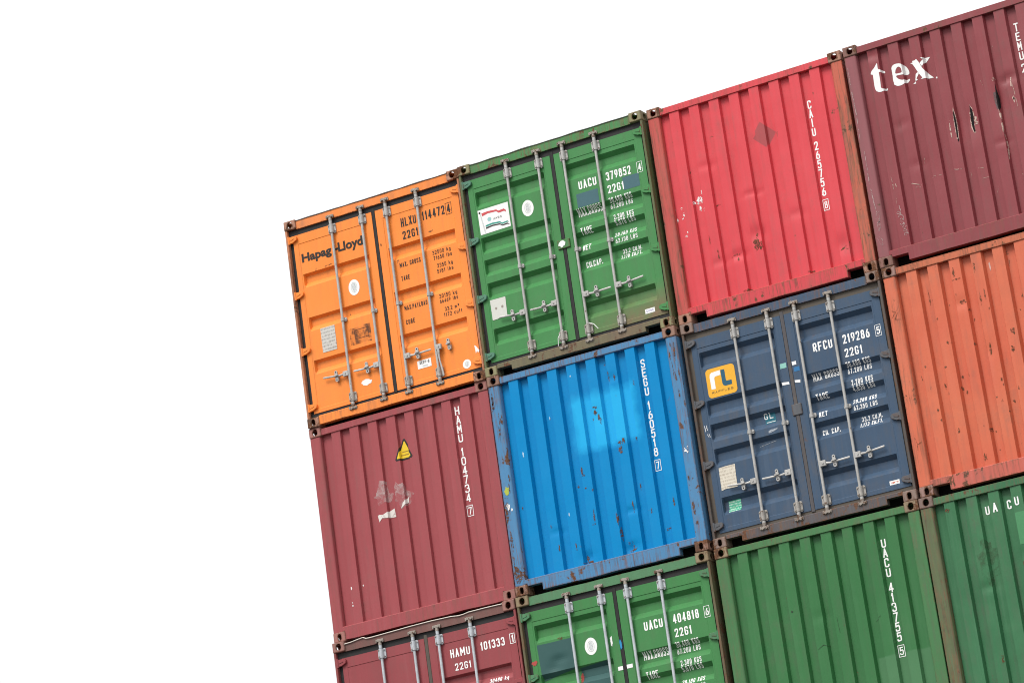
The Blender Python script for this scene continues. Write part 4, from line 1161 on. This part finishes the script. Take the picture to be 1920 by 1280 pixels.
b.blank(Blank(x0=0.265, dep=0.056, run=0.018, seed=6.0, amp=0.003, dents=((0.95, 0.26, 0.07, 0.06, 0.02), (1.50, 0.24, 0.08, 0.05, 0.022), (1.33, 1.82, 0.05, 0.12, 0.012), (1.57, 2.2, 0.06, 0.05, 0.012), (1.58, 0.65, 0.08, 0.03, 0.014), (0.62, 0.62, 0.08, 0.03, 0.010))), notch=0.080, bent=0.010, seed=8.0)
b.column('SEGU 160518', 1.934, 1.986, 2.326, 0.1087, 0.100, M_WHITE_WORN, digit='7', conv=0.02)
rs = [(1.30, 1.86, .022, .030), (1.335, 1.80, .012, .06), (1.358, 1.745, .012, .035), (1.30, 1.92, .03, .012), (1.562, 1.438, .035, .020), (1.60, 1.46, .02, .03), (1.55, 1.37, .02, .05), (1.745, 1.455, .016, .02), (1.033, 1.225, .012, .05), (1.05, 1.18, .02, .012), (1.53, 2.215, .008, .05), (1.60, 2.20, .012, .03), (0.941, 1.083, .02, .016), (1.05, 1.03, .012, .014), (1.386, 0.605, .012, .07), (1.506, 0.215, .055, .016), (1.53, 0.26, .016, .04), (0.922, 0.251, .014, .03), (0.95, 0.20, .06, .014), (1.97, 0.354, .035, .016), (1.816, 0.593, .010, .03), (1.106, 0.696, .012, .05), (1.09, 0.60, .02, .010), (1.60, 0.70, .008, .06), (1.83, 2.08, .008, .03), (0.55, 0.70, .012, .02), (0.83, 0.40, .010, .05), (0.62, 0.43, .010, .04), (1.13, 1.0, .01, .02), (2.10, .62, .01, .05), (1.40, 0.42, .008, .06), (1.46, 0.30, .014, .02), (0.20, 1.00, .01, .02), (1.70, 0.9, .006, .04)]
b.many('rust_spot', [blob(x, z, rx, rz, 70 + i, jag=0.8) for i, (x, z, rx, rz) in enumerate(rs)], M_RUST)
b.many('paint_chip', [blob(0.33, 1.60, 0.010, 0.03, 81), blob(0.80, 0.78, 0.008, 0.02, 82), blob(1.06, 2.35, 0.008, 0.012, 83), blob(0.70, 1.95, 0.006, 0.02, 84)], flat('pale_blue_chip', (0.35, 0.52, 0.68), 0.5))
pr = []
for i in range(26):
    sd = i % 2
    x = (0.02 + 0.10 * rr.random()) if sd == 0 else (W - 0.02 - 0.10 * rr.random())
    pr.append(blob(x, rr.uniform(0.2, 2.4), rr.uniform(0.004, 0.018), rr.uniform(0.02, 0.10), 90 + i, jag=0.8))
pr.append(blob(0.065, 0.235, 0.048, 0.085, 140, jag=0.5))
b.many('rust_spot', pr, M_RUST, 0.0025, surf=0.010)
b.many('paint_chip', [blob(0.06, 1.05, 0.020, 0.04, 141, jag=0.7), blob(2.36, 1.16, 0.035, 0.035, 142, jag=0.6), blob(0.10, 1.0, 0.01, 0.02, 143)], M_CHIP, 0.0030, surf=0.010)
b.many('paint_chip', [blob(0.065, 1.235, 0.030, 0.045, 144, jag=0.7)], flat('yellow_green_smear', (0.40, 0.45, 0.06), 0.5, wear=0.4), 0.0030, surf=0.010)

# ---- navy doors
mt = scheme('navy', NAVY, 7, rust=0.02, dirt=0.45, frust=0.34, edge=0.5, crust=0.78, castcol=(0.17, 0.12, 0.10), fade=(0.052, 0.092, 0.150))
mt['sill'] = paint('navy_sill_paint', (0.075, 0.075, 0.085), 7.3, 0.66, 0.9, grain=0.7, edge=0.7, fade=(0.14, 0.11, 0.10))
mt['post'] = paint('navy_post_paint', (0.075, 0.065, 0.058), 7.6, 0.40, 0.9, grain=0.7, edge=0.6)
mt['hinge'] = paint('navy_hinge_paint', (0.085, 0.090, 0.100), 7.8, 0.15, 0.6, edge=0.5)
mt['midseal'] = paint('dirty_seal', (0.075, 0.070, 0.075), 7.9, 0.35, 0.9)
b = Box(2, 1, 'navy blue container with closed doors, yellow square logo and white lettering', mt)
b.doors(Door(G_CORR, seed=7.0), notch=0.062, hz=0.640, rods=(0.636, 1.056, 1.392, 1.808), seal=M_RUB_DIRTY, bent=0.004, seed=9.0)
door_print(b, 'RFCU', '219286', '5', '22G1', ('30.480 KGS', '67.200 LBS'), ('2.200 KGS', '4.850 LBS'), ('28.280 KGS', '62.350 LBS'), ('33.2 CU.M.', '1.173 CU.FT.'), wh=M_WHITE_WORN, ox=0.012, labels=('MAX GROSS', 'TARE', 'NET', 'CU. CAP.'), lh=0.060)
b.poly('logo_plate', [rrect(0.205, 0.562, 1.688, 2.022, 0.045)], flat('logo_yellow', (0.78, 0.40, 0.035), 0.4), 0.0022, 'yellow rounded square logo plate')
b.poly('logo_letter', [[(0.252, 1.785), (0.250, 1.930), (0.258, 1.960), (0.280, 1.976), (0.384, 1.981), (0.385, 1.926), (0.315, 1.922), (0.304, 1.905), (0.304, 1.783)]], M_STICK, 0.0032)
b.poly('logo_letter', [[(0.390, 1.980), (0.439, 1.979), (0.440, 1.850), (0.450, 1.842), (0.508, 1.841), (0.508, 1.790), (0.425, 1.789), (0.402, 1.800), (0.392, 1.826)]], flat('logo_slate', (0.025, 0.10, 0.16), 0.4), 0.0032)
b.text('RAFFLES', 0.253, 0.513, 1.732, 1.757, flat('logo_print', (0.10, 0.075, 0.04), 0.4), 0.02, conv=0.0, lift=0.0032)
b.poly('data_plate', [[(0.208, 0.876), (0.30, 0.882), (0.41, 0.880), (0.404, 0.80), (0.400, 0.622), (0.25, 0.628), (0.204, 0.617)]], M_PLATE2, 0.004, 'yellowed data plate', conv=0.05)
b.poly('sticker', [rect(0.250, 0.398, 0.358, 0.490)], printed('green_sticker', (0.02, 0.34, 0.20), (0.75, 0.80, 0.76), 36, 3.0), 0.0025, 'green inspection sticker', conv=0.07)
b.poly('sticker', [rect(0.828, 0.958, 1.235, 1.345)], flat('teal_sticker', (0.02, 0.13, 0.18), 0.4), 0.0020, 'small teal classification mark', conv=0.05)
b.text('GL', 0.842, 0.950, 1.275, 1.338, M_WHITE, 0.01, lift=0.0032)
b.poly('print_line', [rect(0.842, 0.950, 1.248, 1.255)], M_WHITE, 0.0032, conv=0.05)
b.poly('sticker', [rect(2.138, 2.255, 0.226, 0.272)], M_STICK, 0.0025, 'small white maker label')
b.poly('print_line', [rect(2.152, 2.241, 0.240, 0.256)], flat('red_print', (0.55, 0.12, 0.05), 0.5, wear=0.6), 0.0035)
b.poly('sticker', [rect(1.106, 1.180, 1.805, 1.862)], flat('mint_sticker', (0.25, 0.52, 0.45), 0.5, wear=0.15), 0.0022)
b.poly('sticker', [rect(1.250, 1.300, 1.812, 1.852)], M_STICK, 0.0022)
b.poly('sticker', [rect(1.262, 1.330, 1.735, 1.785)], flat('blue_sticker', (0.03, 0.16, 0.36), 0.5), 0.0022)
b.poly('seal_tape', [[(1.092, 1.652), (1.180, 1.640), (1.183, 1.612), (1.095, 1.618)]], M_STICK, 0.003)
b.poly('seal_tape', [[(1.250, 1.640), (1.318, 1.632), (1.312, 1.598), (1.252, 1.612)]], M_STICK, 0.003)
bm = bmesh.new(); box(bm, 1.165, 1.285, 0.030, 0.046, 1.245, 1.375, 0.008); add('seal_bracket', to_mesh(bm, 'seal_bracket'), mt['hinge'], b.leaf[1])
b.many('chalk_mark', [line([(0.100, 1.40), (0.105, 1.33)], 0.010), line([(0.125, 1.40), (0.128, 1.34)], 0.010), line([(0.102, 1.362), (0.128, 1.375)], 0.008), line([(0.118, 1.30), (0.135, 1.262)], 0.008), line([(0.140, 1.30), (0.150, 1.258)], 0.008)], M_WHITE, 0.0025)
b.many('scratch', [blob(0.90, 1.155, 0.06, 0.012, 150, jag=0.8, rot=0.2), line([(0.70, 1.02), (0.90, 1.045)], 0.010)], flat('pale_scrape', (0.35, 0.38, 0.42), 0.5, wear=0.5), 0.0025)

# ---- coral blank end
mt = scheme('coral', CORAL, 8, rust=0.14, dirt=0.34, frust=0.34, edge=0.7, crust=0.70, fade=(0.62, 0.19, 0.09), castcol=(0.24, 0.14, 0.12))
mt['rail'] = paint('coral_rail_paint', (0.50, 0.13, 0.06), 8.4, 0.45, 0.5, grain=0.7, edge=0.9)
mt['sill'] = paint('coral_sill_paint', (0.50, 0.105, 0.075), 8.7, 0.58, 0.7, grain=0.6, fade=(0.50, 0.14, 0.10), edge=0.6)
b = Box(3, 1, 'coral orange container with plain ribbed end speckled with rust, under the dark maroon one', mt)
b.blank(Blank(x0=0.266, dep=0.056, run=0.020, seed=8.0, amp=0.003, dents=((0.83, 1.99, 0.07, 0.06, 0.012), (1.05, 1.40, 0.05, 0.08, 0.008))), notch=0.080, bent=0.004, seed=10.0)
cs_ = [(1.042, 2.334, .012, .07), (0.800, 2.33, .014, .04), (0.826, 2.257, .05, .006), (1.051, 1.974, .010, .07), (1.107, 2.008, .008, .05), (0.841, 1.994, .035, .02), (1.343, 1.541, .020, .03), (1.306, 1.344, .018, .025), (1.056, 1.397, .012, .06), (0.471, 1.145, .012, .03), (0.465, 2.156, .006, .09), (0.79, 0.27, .016, .05), (0.66, 1.07, .012, .02), (0.68, 1.2, .01, .015), (0.70, 1.02, .008, .02), (0.52, 1.34, .02, .012), (0.6, 1.6, .012, .015), (1.12, 1.05, .012, .02), (1.2, .8, .012, .02), (0.55, .62, .012, .02), (0.9, .55, .012, .02), (1.35, .6, .016, .02), (1.5, 1.9, .012, .02), (1.6, 1.1, .014, .03), (0.3, 1.4, .01, .02), (0.36, .9, .01, .02), (0.5, 1.06, .01, .012)]
cs_ += [(rr.uniform(0.2, 2.2), rr.uniform(0.25, 2.2), rr.uniform(.004, .010), rr.uniform(.006, .016)) for _ in range(40)]
b.many('rust_spot', [blob(x, z, rx, rz, 170 + i, jag=0.9) for i, (x, z, rx, rz) in enumerate(cs_)], M_RUST)
b.many('scratch', [line([(0.04, 2.10), (0.10, 2.06), (0.06, 2.00), (0.13, 1.98)], 0.010), line([(0.03, 2.02), (0.12, 2.12)], 0.008), line([(0.05, 0.66), (0.075, 0.58), (0.12, 0.60)], 0.012), line([(0.07, 0.58), (0.06, 0.50)], 0.010)], M_RUST, 0.003, surf=0.010)
b.poly('paint_chip', [[(1.19, 2.35), (1.205, 2.36), (1.21, 2.29), (1.195, 2.26)]], flat('pale_coral_chip', (0.60, 0.38, 0.33), 0.5, wear=0.2))

# ================================================================== LOWEST ROW IN VIEW
# ---- maroon doors
mt = scheme('plum', mul(HAMU, 0.86), 9, rust=0.02, dirt=0.34, frust=0.16, edge=0.4, crust=0.35, castcol=(0.22, 0.10, 0.085))
mt['header'] = paint('plum_header_paint', (0.16, 0.07, 0.06), 9.3, 0.12, 0.8)
mt['midseal'] = M_RUB_DIRTY
b = Box(0, 2, 'maroon container with closed doors and a bent pale strip along its roof edge', mt)
b.doors(Door(O_CORR, dep=0.046, seed=9.0), hz=0.535, rods=(0.634, 1.070, 1.398, 1.832), gal=M_GALV_NEW, seal=M_RUB, bent=0.003, seed=11.0)
b.text('HAMU', 1.540, 1.796, 2.095, 2.192, M_WHITE); b.text('101333', 1.938, 2.252, 2.098, 2.194, M_WHITE)
b.text('1', 2.345, 2.370, 2.110, 2.196, M_WHITE); b.frame(2.322, 2.390, 2.094, 2.212, 0.007, M_WHITE)
b.text('22G1', 1.580, 1.790, 1.940, 2.022, M_WHITE)
b.text('30480 kg', 2.0, 2.25, 1.705, 1.755, M_WHITE)
SP = [(0.150, 2.568), (0.25, 2.572), (0.342, 2.584), (0.419, 2.592), (0.46, 2.572), (0.52, 2.570), (0.80, 2.578), (1.05, 2.585), (1.35, 2.588), (1.60, 2.582), (1.70, 2.570), (1.76, 2.572), (1.833, 2.583), (2.05, 2.585), (2.290, 2.582)]
bm = bmesh.new()
for p, q in zip(SP, SP[1:]): cyl(bm, (p[0], 0.012, p[1] - 0.012), (q[0], 0.012, q[1] - 0.012), 0.0065, 8)
o = add('roof_edge_strip', to_mesh(bm, 'roof_edge_strip', 60), flat('pale_bare_edge', (0.62, 0.57, 0.50), 0.4, metallic=0.2), b.root)
o['label'] = 'bent pale metal strip along the roof edge'

# ---- green doors, lower
mt = scheme('lower_green', mul(GREEN, 0.92), 10, rust=0.03, dirt=0.24, frust=0.30, edge=0.6, crust=0.60, castcol=(0.18, 0.14, 0.08))
mt['post'] = paint('lower_green_post_paint', (0.115, 0.11, 0.055), 10.6, 0.44, 0.8, grain=0.7, edge=0.7)
mt['header'] = paint('lower_green_header_paint', (0.075, 0.20, 0.095), 10.3, 0.10, 0.4, edge=0.4)
mt['hinge'] = paint('lower_green_hinge_paint', (0.06, 0.20, 0.09), 10.8, 0.12, 0.5, edge=0.5)
b = Box(1, 2, 'green container with closed doors and dark teal patches, under the bright blue one', mt)
b.doors(Door(G_CORR, seed=10.0, dents=((0.42, 1.80, 0.10, 0.05, 0.014), (0.36, 1.72, 0.10, 0.06, 0.014))), notch=0.055, hz=0.645, rods=(0.640, 1.054, 1.386, 1.808), gal=M_GALV_NEW, seal=M_RUB, bent=0.003, seed=12.0)
door_print(b, 'UACU', '404818', '6', '22G1', ('30.480 KGS', '67.200 LBS'), ('2.300 KGS', '5.070 LBS'), ('28.180 KGS', '62.130 LBS'), ('33.2 CU.M.', '1.170 CU.FT.'), thin=True, ox=0.014)
TEAL = flat('dark_teal_patch_paint', (0.035, 0.095, 0.090), 0.45, scale=8)
b.poly('paint_patch', [[(0.170, 2.012), (0.30, 2.008), (0.625, 2.010), (0.640, 1.66), (0.45, 1.64), (0.30, 1.62), (0.185, 1.60)]], TEAL, 0.0020, 'dark teal repair patch', step=0.022)
b.poly('paint_patch', [[(0.655, 1.650), (1.02, 1.668), (1.05, 1.30), (0.67, 1.29)]], TEAL, 0.0020, 'dark teal repair patch', step=0.022)
b.many('rust_spot', [blob(0.48, 2.03, 0.04, 0.012, 161, jag=0.8)], M_RUST)
b.many('paint_chip', [blob(0.66, 1.54, 0.020, 0.05, 162, jag=0.5), blob(0.115, 1.82, 0.03, 0.03, 163, jag=0.6)], flat('red_smear', (0.40, 0.07, 0.06), 0.5, wear=0.3), 0.003)
emblem_oval(b, 0.863, 1.850, 0.077, 0.098)
b.poly('seal_tape', [rect(1.135, 1.196, 1.517, 1.560)], M_STICK, 0.003); b.poly('seal_tape', [rect(1.244, 1.318, 1.519, 1.562)], M_STICK, 0.003)
b.poly('sticker', [[(1.200, 1.83), (1.212, 1.86), (1.226, 1.82), (1.226, 1.76), (1.205, 1.74)]], flat('blue_tag', (0.03, 0.25, 0.50), 0.5), 0.003, 'small blue tag on the seal', surf=0.038)
b.poly('sticker', [blob(1.10, 1.86, 0.016, 0.05, 164, jag=0.6)], M_STICK, 0.003)

# ---- green blank end
def repaint(t, c, co):       # duller repainted field in the lower right corner
    x, z = t.axis(t.coord(), 0), t.axis(t.coord(), 2)
    n = t.math('MULTIPLY', t.math('SUBTRACT', t.noise(co, 9, 3, 0.6), 0.5), 0.03)
    k = t.math('MULTIPLY', t.ramp(t.math('ADD', x, n), 1.66, 1.68), t.ramp(t.math('ADD', z, n), 1.03, 1.01))
    return t.mix(t.math('MULTIPLY', k, 0.75), c, (0.070, 0.190, 0.085))
mt = scheme('plain_green', GREEN2, 11, rust=0.02, dirt=0.28, frust=0.14, edge=0.45, crust=0.62, extra=repaint, fade=(0.046, 0.180, 0.060), castcol=(0.20, 0.15, 0.09), fcol=(0.055, 0.170, 0.062))
b = Box(2, 2, 'green container with ribbed end and white number running down it, under the navy doors', mt)
b.blank(Blank(x0=0.262, dep=0.054, run=0.018, seed=11.0, amp=0.0025, dents=((1.12, 1.60, 0.08, 0.06, 0.008),)), notch=0.080, bent=0.004, seed=13.0)
b.column('UACU 413755', 1.930, 1.984, 2.278, 0.1081, 0.100, M_WHITE, digit='5', conv=0.02)
b.many('scratch', [line([(1.30, 1.55), (1.31, 1.38)], 0.006), line([(1.03, 1.25), (1.10, 1.29), (1.16, 1.26)], 0.006), blob(0.80, 1.72, 0.012, 0.012, 166), line([(1.72, 1.42), (1.80, 1.46)], 0.006)], flat('dark_green_scrape', (0.03, 0.06, 0.03), 0.6, wear=0.3), 0.003)

# ---- older green blank end
mt = scheme('old_green', GREEN3, 12, rust=0.08, dirt=0.50, frust=0.34, edge=0.5, crust=0.6, fade=(0.075, 0.23, 0.105), castcol=(0.15, 0.10, 0.085))
mt['post0'] = paint('old_green_post_paint', (0.095, 0.125, 0.055), 12.4, 0.32, 0.8, grain=0.7, edge=0.7)
b = Box(3, 2, 'weathered green container with ribbed end and a row of white letters, under the coral one', mt)
b.blank(Blank(x0=0.270, dep=0.054, run=0.018, seed=12.0, amp=0.004, dents=((0.60, 1.50, 0.08, 0.05, 0.012), (1.1, 1.3, 0.1, 0.06, 0.012), (1.12, 1.75, 0.08, 0.08, 0.014))), notch=0.080, bent=0.006, seed=14.0)
for ch, x0, x1, z in (('U', 0.698, 0.745, 2.262), ('A', 0.800, 0.852, 2.262), ('C', 0.945, 0.992, 2.268), ('U', 1.050, 1.098, 2.278)):
    b.text(ch, x0, x1, z, z + 0.098, M_WHITE, conv=0.0, bold=0.015)
b.poly('paint_patch', [rect(1.030, 1.30, 1.86, 2.205)], flat('lighter_green_patch', (0.065, 0.23, 0.10), 0.5), 0.0016)
b.poly('grey_scuff', [blob(0.66, 1.78, 0.11, 0.24, 168, jag=0.6)], flat('olive_scuff', (0.060, 0.105, 0.050), 0.6, alpha=(0.42, 0.72, 0.0, 0.6)), 0.0020)
b.many('rust_spot', [blob(0.62, 0.72, 0.012, 0.06, 181, jag=0.7), blob(0.74, 0.20, 0.016, 0.05, 182, jag=0.8), blob(0.80, 0.22, 0.01, 0.03, 183), blob(1.02, 1.66, 0.010, 0.03, 184), blob(0.30, 2.40, 0.03, 0.02, 185)], M_RUST)

# ================================================================== THE TIERS BELOW, DOWN TO THE YARD
low_cols = [(0.30, 0.05, 0.06), (0.05, 0.19, 0.07), (0.06, 0.10, 0.20), (0.45, 0.12, 0.05), (0.22, 0.22, 0.21), (0.10, 0.30, 0.42)]
low_names = ['wine red', 'leaf green', 'dark blue', 'rust orange', 'grey', 'sea blue']
low_m = [scheme('lower_%s' % n.replace(' ', '_'), c, 20 + i, 0.05, 0.3, 0.3) for i, (n, c) in enumerate(zip(low_names, low_cols))]
colname = ['outer', 'second', 'third', 'fourth']
rowname = {3: 'fourth', 4: 'fifth', 5: 'ground'}
proto = None
for r in (3, 4, 5):
    for c in range(4):
        k = (r * 5 + c * 2 + (r * c) % 3) % 6
        lab = '%s container with plain ribbed end in the %s tier of the %s column' % (low_names[k], rowname[r], colname[c])
        if proto is None:
            b = Box(c, r, lab, low_m[k]); b.blank(Blank(amp=0.002, seed=30.0), notch=0.080, bent=0.003, seed=15.0)
            proto = b; pk = low_m[k]
            continue
        n = proto.root.copy(); C.objects.link(n)
        n.location = origin(c, r) + Vector((0, 0, ZTOP)); n['label'] = lab
        inv = {pk[q]: q for q in ('panel', 'frame', 'cast')}
        for ch in proto.root.children:
            o = ch.copy(); C.objects.link(o); o.parent = n
            q = inv.get(ch.material_slots[0].material)
            if q: o.material_slots[0].material = low_m[k][q]
